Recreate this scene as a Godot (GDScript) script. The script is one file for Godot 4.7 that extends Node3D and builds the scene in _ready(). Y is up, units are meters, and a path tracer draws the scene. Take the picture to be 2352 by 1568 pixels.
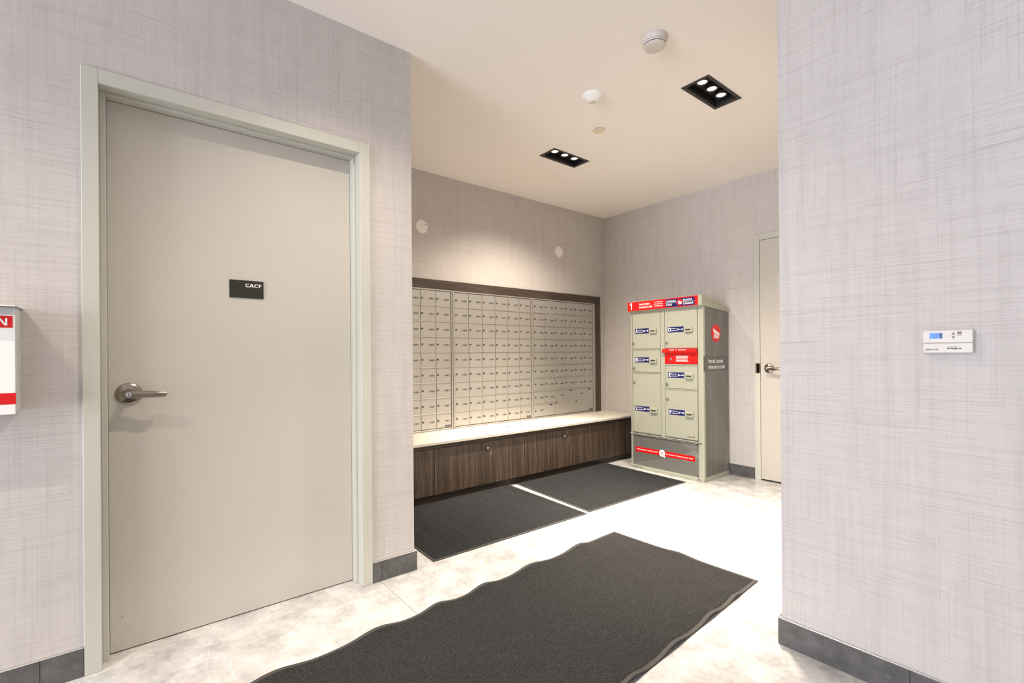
extends Node3D

# ---- measured layout (metres; x runs along the service-door wall, z towards the corridor behind the camera)
const H := 2.7525
const ZD := -2.2955      # face of the service-door wall
const XC := 1.1657       # free end of that wall
const ZM := -3.6955      # mailbox wall
const XF := 4.3944       # far wall
const XR := 1.981        # corridor wall on the right
const ZR := -0.786       # its free end
const FIXTURES := [[2.811, -1.498], [2.783, -2.749], [0.81, -1.5], [-1.19, -1.5]]

# each lamp throws a soft wide spill and, inside it, a tighter beam: [spill, beam] of the mail room and of the dimmer corridor
const MAIL_LAMP := [1.36, 3.6]
const HALL_LAMP := [0.60, 1.22]
const LAMP_COLOR := Color(1.0, 0.94, 0.86)
const WINDOW_ENERGY := 3.6
const WINDOW_COLOR := Color(0.93, 0.945, 1.0)
const EXPOSURE := 1.64

var M := {}
var rng := RandomNumberGenerator.new()
var bold: SystemFont
var plain: SystemFont
var serif: SystemFont

func _ready() -> void:
	rng.seed = 7
	camera_and_light()
	fonts()
	materials()
	shell()
	service_door()
	far_door()
	mailboxes()
	bench()
	locker()
	mats()
	ceiling_things()
	wall_things()
	notice_box()

func camera_and_light() -> void:
	var cam := Camera3D.new()
	cam.name = "camera"
	cam.projection = Camera3D.PROJECTION_FRUSTUM
	cam.near = 0.05
	cam.far = 60.0
	cam.size = 1568.0 / 1085.463 * 0.05
	cam.frustum_offset = Vector2(0.0, 29.7 / 1085.463 * 0.05)
	cam.transform = Transform3D(Basis(Vector3(0.7794, -0.0079, 0.6265), Vector3(0.0055, 1.0, 0.0058), Vector3(-0.6265, -0.0011, 0.7794)).orthonormalized(), Vector3(0, 1.1386, 0))
	add_child(cam)
	cam.current = true
	var e := Environment.new()
	e.background_mode = Environment.BG_SKY
	var sm := ProceduralSkyMaterial.new()
	sm.sky_top_color = Color(0.50, 0.62, 0.82)
	sm.sky_horizon_color = Color(0.80, 0.86, 0.93)
	sm.ground_bottom_color = Color(0.35, 0.34, 0.33)
	sm.ground_horizon_color = Color(0.6, 0.6, 0.6)
	sm.energy_multiplier = 1.0
	var sky := Sky.new()
	sky.sky_material = sm
	e.sky = sky
	e.tonemap_mode = Environment.TONE_MAPPER_LINEAR
	e.tonemap_exposure = EXPOSURE
	e.sdfgi_enabled = true
	e.ssao_enabled = true
	e.ssil_enabled = true
	var we := WorldEnvironment.new()
	we.name = "world"
	we.environment = e
	add_child(we)
	# daylight through the glazed entrance at the corridor's end, far left behind the camera
	var a := AreaLight3D.new()
	a.name = "entrance_daylight"
	a.area_size = Vector2(2.7, 2.2)
	a.light_energy = WINDOW_ENERGY
	a.area_normalize_energy = false
	a.light_color = WINDOW_COLOR
	a.shadow_enabled = true
	a.transform = Transform3D(Basis(Vector3.UP, -PI / 2), Vector3(-6.15, 1.25, -0.5))
	add_child(a)

# ------------------------------------------------------------------ helpers
func fonts() -> void:
	bold = SystemFont.new()
	bold.font_names = PackedStringArray(["Droid Sans"])
	bold.font_weight = 700
	plain = SystemFont.new()
	plain.font_names = PackedStringArray(["Droid Sans"])
	serif = SystemFont.new()
	serif.font_names = PackedStringArray(["Droid Serif"])

func st() -> SurfaceTool:
	var s := SurfaceTool.new()
	s.begin(Mesh.PRIMITIVE_TRIANGLES)
	return s

func face(s: SurfaceTool, p: Array, out: Vector3, uv: Array = []) -> void:
	# a flat convex polygon whose front looks along out
	var n: Vector3 = (p[2] - p[0]).cross(p[1] - p[0])
	if n.length_squared() < 1e-18 and p.size() > 3:
		n = (p[3] - p[0]).cross(p[2] - p[0])
	if n.length_squared() < 1e-20:
		return
	n = n.normalized()
	var idx := range(p.size())
	if n.dot(out) < 0.0:
		n = -n
		idx.reverse()
	for k in range(1, p.size() - 1):
		for j in [idx[0], idx[k], idx[k + 1]]:
			s.set_normal(n)
			s.set_uv(uv[j] if uv.size() else Vector2.ZERO)
			s.add_vertex(p[j])

func box(s: SurfaceTool, a: Vector3, b: Vector3, bev := 0.0) -> void:
	# box between two corners, its edges chamfered by bev
	var lo := Vector3(minf(a.x, b.x), minf(a.y, b.y), minf(a.z, b.z))
	var hi := Vector3(maxf(a.x, b.x), maxf(a.y, b.y), maxf(a.z, b.z))
	var c := (lo + hi) / 2.0
	var h := (hi - lo) / 2.0
	var r := minf(bev, 0.49 * minf(h.x, minf(h.y, h.z)))
	for ax in 3:
		var u := (ax + 1) % 3
		var v := (ax + 2) % 3
		for sg in [-1.0, 1.0]:
			var pts := []
			for q in [[-1, -1], [1, -1], [1, 1], [-1, 1]]:
				var p := Vector3.ZERO
				p[ax] = sg * h[ax]
				p[u] = q[0] * (h[u] - r)
				p[v] = q[1] * (h[v] - r)
				pts.append(c + p)
			var o := Vector3.ZERO
			o[ax] = sg
			face(s, pts, o)
		if r > 0.0:
			for su in [-1.0, 1.0]:
				for sv in [-1.0, 1.0]:
					var pts := []
					for q in [[-1, 0], [1, 0], [1, 1], [-1, 1]]:
						var p := Vector3.ZERO
						p[ax] = q[0] * (h[ax] - r)
						p[u] = su * (h[u] - (r if q[1] == 1 else 0.0))
						p[v] = sv * (h[v] - (0.0 if q[1] == 1 else r))
						pts.append(c + p)
					var o := Vector3.ZERO
					o[u] = su
					o[v] = sv
					face(s, pts, o)
	if r > 0.0:
		for sx in [-1.0, 1.0]:
			for sy in [-1.0, 1.0]:
				for sz in [-1.0, 1.0]:
					face(s, [c + Vector3(sx * h.x, sy * (h.y - r), sz * (h.z - r)), c + Vector3(sx * (h.x - r), sy * h.y, sz * (h.z - r)), c + Vector3(sx * (h.x - r), sy * (h.y - r), sz * h.z)], Vector3(sx, sy, sz))

func lathe(s: SurfaceTool, prof: Array, t: Transform3D, n := 28) -> void:
	# profile of Vector2(radius, height) turned about the local y axis; facets along it, smooth around it
	for k in prof.size() - 1:
		var a: Vector2 = prof[k]
		var b: Vector2 = prof[k + 1]
		var nn := Vector2(b.y - a.y, a.x - b.x).normalized()
		for i in n:
			var p := []
			var ns := []
			for q in [[a, i], [a, i + 1], [b, i + 1], [b, i]]:
				var w: float = TAU * q[1] / n
				var rr: Vector2 = q[0]
				p.append(t * Vector3(rr.x * cos(w), rr.y, rr.x * sin(w)))
				ns.append((t.basis * Vector3(nn.x * cos(w), nn.y, nn.x * sin(w))).normalized())
			for tri in [[0, 1, 2], [0, 2, 3]]:
				var g: Vector3 = (p[tri[2]] - p[tri[0]]).cross(p[tri[1]] - p[tri[0]])
				if g.length_squared() < 1e-20:
					continue
				var order: Array = tri if g.dot(ns[tri[0]] + ns[tri[1]] + ns[tri[2]]) > 0.0 else [tri[0], tri[2], tri[1]]
				for j in order:
					s.set_normal(ns[j])
					s.set_uv(Vector2.ZERO)
					s.add_vertex(p[j])

func tube(s: SurfaceTool, path: Array, radii: Array, n := 12, flat := 1.0) -> void:
	# swept round (or, with flat, elliptical) section along a path
	var rings := []
	for k in path.size():
		var d: Vector3 = (path[mini(k + 1, path.size() - 1)] - path[maxi(k - 1, 0)]).normalized()
		var up := Vector3.UP if absf(d.y) < 0.9 else Vector3.RIGHT
		var u := up.cross(d).normalized()
		var v := d.cross(u)
		var ring := []
		for i in n:
			var w := TAU * i / n
			var nn := u * cos(w) * flat + v * sin(w)
			ring.append([path[k] + nn * radii[k], (u * cos(w) / flat + v * sin(w)).normalized()])
		rings.append(ring)
	for k in path.size() - 1:
		for i in n:
			var q := [rings[k][i], rings[k][(i + 1) % n], rings[k + 1][(i + 1) % n], rings[k + 1][i]]
			for tri in [[0, 1, 2], [0, 2, 3]]:
				var g: Vector3 = (q[tri[2]][0] - q[tri[0]][0]).cross(q[tri[1]][0] - q[tri[0]][0])
				var order: Array = tri if g.dot(q[tri[0]][1]) > 0.0 else [tri[0], tri[2], tri[1]]
				for j in order:
					s.set_normal(q[j][1])
					s.set_uv(Vector2.ZERO)
					s.add_vertex(q[j][0])
	for e in [0, path.size() - 1]:
		var pts := []
		for i in n:
			pts.append(rings[e][i][0])
		var d: Vector3 = path[1] - path[0] if e == 0 else path[e] - path[e - 1]
		face(s, pts, -d if e == 0 else d)

func poly(s: SurfaceTool, outline: Array, t: Transform3D, d: float) -> void:
	# outline of Vector2 pushed out by d along local z
	var tri := Geometry2D.triangulate_polygon(PackedVector2Array(outline))
	for k in range(0, tri.size(), 3):
		for z in [0.0, d]:
			var p := []
			for j in 3:
				var o: Vector2 = outline[tri[k + j]]
				p.append(t * Vector3(o.x, o.y, z))
			face(s, p, t.basis.z * (1.0 if z > 0.0 else -1.0))
	var cw := Geometry2D.is_polygon_clockwise(PackedVector2Array(outline))
	for i in outline.size():
		var a: Vector2 = outline[i]
		var b: Vector2 = outline[(i + 1) % outline.size()]
		var nn := Vector2(b.y - a.y, a.x - b.x) * (-1.0 if cw else 1.0)
		face(s, [t * Vector3(a.x, a.y, 0), t * Vector3(b.x, b.y, 0), t * Vector3(b.x, b.y, d), t * Vector3(a.x, a.y, d)], t.basis * Vector3(nn.x, nn.y, 0))

func holed(s: SurfaceTool, axis: int, d0: float, d1: float, r: Rect2, holes: Array) -> void:
	# a slab d0..d1 thick along axis that covers r (on the two other axes, in order) but for the holes
	var us := [r.position.x, r.end.x]
	var vs := [r.position.y, r.end.y]
	for h in holes:
		us += [h.position.x, h.end.x]
		vs += [h.position.y, h.end.y]
	us.sort()
	vs.sort()
	var a := 0 if axis != 0 else 1
	var b := 2 if axis != 2 else 1
	for i in us.size() - 1:
		for j in vs.size() - 1:
			var c := Vector2((us[i] + us[i + 1]) / 2.0, (vs[j] + vs[j + 1]) / 2.0)
			if us[i + 1] - us[i] < 1e-5 or vs[j + 1] - vs[j] < 1e-5 or not r.has_point(c) or holes.any(func(h): return h.has_point(c)):
				continue
			var lo := Vector3.ZERO
			var hi := Vector3.ZERO
			lo[axis] = d0
			hi[axis] = d1
			lo[a] = us[i]
			hi[a] = us[i + 1]
			lo[b] = vs[j]
			hi[b] = vs[j + 1]
			box(s, lo, hi)

func obj(called: String, s: SurfaceTool, m: Material, parent: Node = self, at := Transform3D()) -> MeshInstance3D:
	var mesh := s.commit()
	mesh.surface_set_material(0, m)
	return put(called, mesh, parent, at)

func put(called: String, mesh: Mesh, parent: Node = self, at := Transform3D()) -> MeshInstance3D:
	var o := MeshInstance3D.new()
	o.name = called
	o.mesh = mesh
	o.transform = at
	parent.add_child(o, true)
	return o

func thing(called: String, label: String, category: String, at := Transform3D(), group := "") -> Node3D:
	var o := Node3D.new()
	o.name = called
	o.transform = at
	add_child(o, true)
	return tag(o, label, category, group)

func tag(o: Node3D, label: String, category: String, group := "", kind := "") -> Node3D:
	o.set_meta("label", label)
	o.set_meta("category", category)
	if group:
		o.set_meta("group", group)
	if kind:
		o.set_meta("kind", kind)
	return o

func words(called: String, text: String, w: float, h: float, m: Material, parent: Node, at: Transform3D, f: Font = null, thick := 0.0006) -> MeshInstance3D:
	# raised lettering fitted into w by h (h 0 keeps the letters' own proportions), centred at «at», reading along local x
	var tm := TextMesh.new()
	tm.text = text
	tm.font = f if f else bold
	tm.font_size = 48
	tm.pixel_size = 0.01
	tm.depth = 0.05
	tm.curve_step = 2.0
	var arr := tm.get_mesh_arrays()
	var v: PackedVector3Array = arr[Mesh.ARRAY_VERTEX]
	var lo := Vector3.ONE * 1e9
	var hi := -lo
	for p in v:
		lo = lo.min(p)
		hi = hi.max(p)
	var sx := w / (hi.x - lo.x)
	var sy := h / (hi.y - lo.y) if h > 0.0 else sx
	for i in v.size():
		v[i] = Vector3((v[i].x - (lo.x + hi.x) / 2.0) * sx, (v[i].y - (lo.y + hi.y) / 2.0) * sy, (v[i].z - lo.z) / 0.05 * thick)
	arr[Mesh.ARRAY_VERTEX] = v
	arr[Mesh.ARRAY_TANGENT] = null
	var mesh := ArrayMesh.new()
	mesh.add_surface_from_arrays(Mesh.PRIMITIVE_TRIANGLES, arr)
	mesh.surface_set_material(0, m)
	return put(called, mesh, parent, at)

func at3(x: float, y: float, z: float) -> Transform3D:
	return Transform3D(Basis(), Vector3(x, y, z))

func facing_z(r: float, o: Vector3) -> Transform3D:
	# turns a lathe's axis (local y) to look along +z
	return Transform3D(Basis(Vector3.RIGHT, PI / 2) * Basis().scaled(Vector3.ONE * r), o)

# ------------------------------------------------------------------ materials
func mat(key: String, c: Color, rough := 0.6, metal := 0.0, tex: Texture2D = null, scale := 1.0, world := true) -> StandardMaterial3D:
	var m := StandardMaterial3D.new()
	m.resource_name = key
	m.albedo_color = c
	m.roughness = rough
	m.metallic = metal
	if tex:
		m.albedo_texture = tex
		m.uv1_triplanar = true
		m.uv1_world_triplanar = world
		m.uv1_scale = Vector3.ONE * scale
		m.uv1_triplanar_sharpness = 8.0
	M[key] = m
	return m

func streak(im: Image, x: int, y: int, w: int, h: int, c: Color) -> void:
	var src := Image.create(w, h, false, Image.FORMAT_RGBA8)
	src.fill(c)
	var n := im.get_width()
	for ox in [0, -n]:
		for oy in [0, -im.get_height()]:
			if x + w + ox > 0 and y + h + oy > 0:
				im.blend_rect(src, Rect2i(0, 0, w, h), Vector2i(x + ox, y + oy))

func linen() -> ImageTexture:
	var n := 1536
	var im := Image.create(n, n, false, Image.FORMAT_RGBA8)
	im.fill(Color(0.897, 0.879, 0.863))
	for k in 900:      # broad soft slubs
		var dark := rng.randf() < 0.5
		streak(im, rng.randi_range(0, n), rng.randi_range(0, n), rng.randi_range(6, 26), rng.randi_range(80, 420), Color(0.72, 0.69, 0.68, 0.035) if dark else Color(0.97, 0.95, 0.94, 0.035))
	for k in 5200:     # upright threads
		var dark := rng.randf() < 0.6
		streak(im, rng.randi_range(0, n), rng.randi_range(0, n), rng.randi_range(1, 3), rng.randi_range(40, 260), Color(0.60, 0.57, 0.56, rng.randf_range(0.015, 0.055)) if dark else Color(1, 0.98, 0.97, rng.randf_range(0.02, 0.06)))
	for k in 10500:     # lying threads
		var dark := rng.randf() < 0.68
		streak(im, rng.randi_range(0, n), rng.randi_range(0, n), rng.randi_range(25, 260), 1 if rng.randf() < 0.9 else 2, Color(0.50, 0.46, 0.45, rng.randf_range(0.02, 0.11)) if dark else Color(1, 0.98, 0.97, rng.randf_range(0.02, 0.07)))
	im.generate_mipmaps()
	return ImageTexture.create_from_image(im)

func noise(sd: int, freq: float, kind := FastNoiseLite.FRACTAL_FBM, oct := 4, warp := 0.0) -> FastNoiseLite:
	var f := FastNoiseLite.new()
	f.seed = sd
	f.noise_type = FastNoiseLite.TYPE_SIMPLEX_SMOOTH
	f.frequency = freq
	f.fractal_type = kind
	f.fractal_octaves = oct
	if warp > 0.0:
		f.domain_warp_enabled = true
		f.domain_warp_amplitude = warp
		f.domain_warp_frequency = freq * 1.4
	return f

func marble() -> ImageTexture:
	var n := 1024
	var cloud := noise(3, 0.009, FastNoiseLite.FRACTAL_FBM, 6, 45.0).get_seamless_image(n, n).get_data()
	var vein := noise(11, 0.0035, FastNoiseLite.FRACTAL_RIDGED, 3, 70.0).get_seamless_image(n, n).get_data()
	var grain := noise(5, 0.05, FastNoiseLite.FRACTAL_FBM, 3).get_seamless_image(n, n).get_data()
	var out := PackedByteArray()
	out.resize(n * n * 3)
	for i in n * n:
		var c := cloud[i] / 255.0
		var g := grain[i] / 255.0
		var v := clampf((vein[i] / 255.0 - 0.80) * 5.5, 0.0, 1.0)
		v = v * v * 0.9
		var b := 0.69 + 0.22 * c + 0.09 * (g - 0.5)
		b = lerpf(b, 1.0, v * (0.35 + 0.65 * g))
		out[i * 3] = int(clampf(b * 1.005, 0, 1) * 255)
		out[i * 3 + 1] = int(clampf(b * 0.985, 0, 1) * 255)
		out[i * 3 + 2] = int(clampf(b * 0.965, 0, 1) * 255)
	var im := Image.create_from_data(n, n, false, Image.FORMAT_RGB8, out)
	im.convert(Image.FORMAT_RGBA8)
	for k in 80:       # thin straight crystalline veins
		var p := Vector2(rng.randf() * n, rng.randf() * n)
		var ang := rng.randf() * TAU
		var w := rng.randf_range(0.4, 1.9)
		var alpha := rng.randf_range(0.25, 0.8)
		for q in rng.randi_range(50, 260):
			p += Vector2.from_angle(ang)
			ang += rng.randf_range(-0.05, 0.05)
			var ww := maxi(1, int(w + rng.randf_range(-0.7, 0.7)))
			streak(im, posmod(int(p.x), n), posmod(int(p.y), n), ww, ww, Color(0.98, 0.97, 0.95, alpha * rng.randf_range(0.4, 1.0)))
	return ImageTexture.create_from_image(im)

func wood(lying: bool, sd: int) -> ImageTexture:
	var n := 768
	var im := Image.create(n, n, false, Image.FORMAT_RGB8)
	var fine := noise(sd, 0.03, FastNoiseLite.FRACTAL_FBM, 3)
	var bend := noise(sd + 1, 0.004, FastNoiseLite.FRACTAL_FBM, 2)
	var broad := noise(sd + 2, 0.012, FastNoiseLite.FRACTAL_FBM, 3)
	for y in n:
		for x in n:
			var u := x + bend.get_noise_3d(x * 0.6, sin(TAU * y / n) * n * 0.6 / TAU, cos(TAU * y / n) * n * 0.6 / TAU) * 13.0
			var g := fine.get_noise_3d(u * 7.0, sin(TAU * y / n) * n * 0.11 / TAU, cos(TAU * y / n) * n * 0.11 / TAU)
			var b := broad.get_noise_3d(u * 2.2, sin(TAU * y / n) * n * 0.07 / TAU, cos(TAU * y / n) * n * 0.07 / TAU)
			var ring := 0.5 + 0.5 * sin(u * 0.30 + b * 9.0)
			var t := clampf(0.46 + g * 0.50 + b * 0.34 + (ring - 0.5) * 0.16, 0.0, 1.0)
			var c := Color(0.225, 0.178, 0.145).lerp(Color(0.57, 0.50, 0.44), t * t)
			if lying:
				im.set_pixel(y, x, c)
			else:
				im.set_pixel(x, y, c)
	return ImageTexture.create_from_image(im)

func pile(sd: int, lo: Color, hi: Color) -> ImageTexture:
	# tufts a few millimetres across in mixed tones, some of them nearly white
	var n := 1024
	var a := noise(sd, 0.22, FastNoiseLite.FRACTAL_FBM, 2).get_seamless_image(n, n).get_data()
	var b := noise(sd + 4, 0.007, FastNoiseLite.FRACTAL_FBM, 3).get_seamless_image(n, n).get_data()
	var out := PackedByteArray()
	out.resize(n * n * 3)
	var row := []
	for y in n:
		if y % 2 == 0:
			row = []
			for x in n / 2:
				row.append(rng.randf())
		for x in n:
			var i := y * n + x
			var r: float = row[x / 2]
			var t := clampf(0.9 * (a[i] / 255.0 - 0.5) + 0.02 + 1.35 * r * r * r + 0.10 * (b[i] / 255.0 - 0.5), 0.0, 1.0)
			if r > 0.9996:
				t = 1.7
			var c := lo.lerp(hi, t)
			out[i * 3] = int(clampf(c.r, 0, 1) * 255)
			out[i * 3 + 1] = int(clampf(c.g, 0, 1) * 255)
			out[i * 3 + 2] = int(clampf(c.b, 0, 1) * 255)
	return ImageTexture.create_from_image(Image.create_from_data(n, n, false, Image.FORMAT_RGB8, out))

func speckle(sd: int, lo: float) -> ImageTexture:
	var n := 512
	var a := noise(sd, 0.03, FastNoiseLite.FRACTAL_FBM, 4).get_seamless_image(n, n).get_data()
	var out := PackedByteArray()
	out.resize(n * n)
	for i in n * n:
		out[i] = int(255.0 * (lo + (1.0 - lo) * (0.5 * a[i] / 255.0 + 0.5 * rng.randf())))
	return ImageTexture.create_from_image(Image.create_from_data(n, n, false, Image.FORMAT_L8, out))

func print_art(w: int, h: int, wedges: Array, lines: Array) -> ImageTexture:
	# the grey printed film of the locker: pale wedges and fine pale lines (all in 0..1, y down)
	var im := Image.create(w, h, false, Image.FORMAT_RGB8)
	var polys := []
	for q in wedges:
		var p := PackedVector2Array()
		for k in range(0, q[0].size(), 2):
			p.append(Vector2(q[0][k] * w, q[0][k + 1] * h))
		polys.append([p, q[1]])
	for y in h:
		for x in w:
			var g := 0.41
			var here := Vector2(x, y)
			for q in polys:
				if Geometry2D.is_point_in_polygon(here, q[0]):
					g += q[1]
			for l in lines:
				var a := Vector2(l[0] * w, l[1] * h)
				var b := Vector2(l[2] * w, l[3] * h)
				var d := here.distance_to(Geometry2D.get_closest_point_to_segment(here, a, b))
				g += l[5] * clampf(l[4] - d, 0.0, 1.0)
			g += rng.randf_range(-0.012, 0.012)
			im.set_pixel(x, y, Color(g * 1.0, g * 0.99, g * 0.95))
	return ImageTexture.create_from_image(im)

func materials() -> void:
	var lin := linen()
	mat("wallpaper", Color(0.89, 0.885, 0.885), 0.85, 0.0, lin, 0.5)
	mat("ceiling_paint", Color(0.955, 0.935, 0.91), 0.9)
	mat("frame_paint", Color(0.77, 0.77, 0.73), 0.42)
	mat("door_paint", Color(0.775, 0.755, 0.715), 0.38)
	var mb := marble()
	for k in 4:
		var t := mat("floor_tile_%d" % k, Color(0.885, 0.90, 0.92), 0.22, 0.0, mb, 0.55)
		t.uv1_offset = Vector3(0.37 * k, 0.21 * k, 0.63 * k)
	mat("grout", Color(0.62, 0.60, 0.57), 0.9)
	mat("base_tile", Color(0.45, 0.455, 0.465), 0.25, 0.0, mb, 1.1)
	mat("trim_metal", Color(0.86, 0.86, 0.86), 0.22, 1.0)
	mat("nickel", Color(0.60, 0.565, 0.52), 0.24, 1.0)
	mat("dark_metal", Color(0.16, 0.15, 0.14), 0.4, 0.8)
	mat("black", Color(0.02, 0.02, 0.02), 0.6)
	mat("fixture_black", Color(0.20, 0.19, 0.18), 0.5)
	mat("fixture_inside", Color(0.13, 0.125, 0.12), 0.5)
	mat("wood_upright", Color(0.93, 0.93, 0.93), 0.42, 0.0, wood(false, 21), 1.35)
	mat("wood_lying", Color(0.86, 0.86, 0.86), 0.42, 0.0, wood(true, 31), 1.35)
	mat("counter", Color(0.80, 0.775, 0.74), 0.45)
	mat("box_metal", Color(0.735, 0.73, 0.71), 0.36, 0.7)
	mat("box_frame", Color(0.72, 0.705, 0.68), 0.36, 0.7)
	mat("plate", Color(0.60, 0.60, 0.60), 0.3, 0.7)
	mat("plate_ink", Color(0.16, 0.15, 0.15), 0.6)
	mat("brass", Color(0.46, 0.41, 0.34), 0.35, 1.0)
	mat("locker_paint", Color(0.645, 0.65, 0.59), 0.4)
	mat("red", Color(0.84, 0.04, 0.03), 0.4)
	mat("navy", Color(0.055, 0.085, 0.36), 0.4)
	mat("white", Color(0.95, 0.95, 0.94), 0.5)
	mat("band_grey", Color(0.37, 0.365, 0.355), 0.45)
	mat("plastic", Color(0.83, 0.81, 0.785), 0.4)
	mat("disc_white", Color(0.95, 0.94, 0.91), 0.55)
	mat("sprinkler_cream", Color(0.88, 0.84, 0.74), 0.6)
	mat("cover_dark", Color(0.20, 0.17, 0.15), 0.8)
	mat("button_grey", Color(0.55, 0.53, 0.51), 0.6)
	mat("sign_dark", Color(0.17, 0.155, 0.12), 0.7, 0.0, speckle(41, 0.7), 14.0)
	mat("case_grey", Color(0.80, 0.80, 0.80), 0.4, 0.2)
	mat("rubber", Color(0.225, 0.215, 0.21), 0.75)
	mat("carpet", Color(0.66, 0.665, 0.685), 0.95, 0.0, pile(51, Color(0.022, 0.022, 0.023), Color(0.36, 0.355, 0.35)), 1.0)
	mat("ribbed", Color(0.65, 0.665, 0.69), 0.95, 0.0, pile(61, Color(0.035, 0.04, 0.045), Color(0.36, 0.372, 0.382)), 1.0)
	mat("groove", Color(0.05, 0.053, 0.057), 0.95)
	var lens := mat("lamp_lens", Color(1, 1, 1), 0.4)
	lens.emission_enabled = true
	lens.emission = Color(1.0, 0.96, 0.9)
	lens.emission_energy_multiplier = 3.0
	var scr := mat("thermostat_screen", Color(0.01, 0.12, 0.35), 0.3)
	scr.emission_enabled = true
	scr.emission = Color(0.0, 0.50, 1.0)
	scr.emission_energy_multiplier = 0.62
	var glass := mat("clear_glass", Color(0.95, 0.98, 0.97, 0.08), 0.05)
	glass.transparency = BaseMaterial3D.TRANSPARENCY_ALPHA
	var side := print_art(240, 760, [[[0.0, 0.0, 0.35, 0.0, 0.1, 0.2, 0.0, 0.12], 0.02], [[0.55, 0.0, 0.8, 0.0, 0.35, 0.45, 0.3, 0.4], 0.03], [[0.0, 0.42, 0.2, 0.5, 1.0, 0.78, 1.0, 1.0, 0.35, 1.0, 0.3, 0.6], 0.035], [[0.75, 1.0, 1.0, 0.82, 1.0, 0.9, 0.85, 1.0], 0.06], [[0.6, 0.37, 1.0, 0.48, 1.0, 0.6, 0.7, 0.45], 0.02]],
		[[0.26, 0.0, 0.16, 0.2, 1.6, 0.05], [0.80, 0.0, 0.45, 0.25, 2.2, 0.07], [0.45, 0.25, 0.30, 0.46, 1.6, 0.06], [0.22, 0.30, 0.22, 1.0, 2.4, 0.08], [0.27, 0.48, 0.27, 1.0, 1.2, 0.04], [0.02, 0.44, 1.0, 0.70, 1.8, 0.10], [0.0, 0.22, 0.26, 0.33, 1.6, 0.05], [0.65, 0.37, 1.0, 0.50, 1.4, 0.05], [1.0, 0.80, 0.60, 1.0, 1.6, 0.07], [0.5, 0.12, 1.0, 0.16, 1.4, 0.05]])
	var low := print_art(512, 216, [[[0.0, 1.0, 0.05, 0.92, 0.62, 0.58, 1.0, 0.30, 1.0, 1.0], 0.035], [[0.73, 0.0, 0.95, 0.0, 1.0, 0.2, 1.0, 0.4], 0.04], [[0.72, 0.46, 0.93, 0.22, 1.0, 0.3, 1.0, 0.42, 0.8, 0.62], 0.05]],
		[[0.03, 0.96, 0.62, 0.58, 1.6, 0.08], [0.62, 0.58, 0.95, 0.24, 1.6, 0.06], [0.73, 0.02, 1.0, 0.42, 1.8, 0.07], [0.12, 0.0, 0.12, 0.55, 1.6, 0.06], [0.03, 0.1, 0.03, 0.6, 1.4, 0.04]])
	for q in [["film_side", side], ["film_low", low]]:
		var m := StandardMaterial3D.new()
		m.resource_name = q[0]
		m.albedo_texture = q[1]
		m.roughness = 0.35
		M[q[0]] = m

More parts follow.
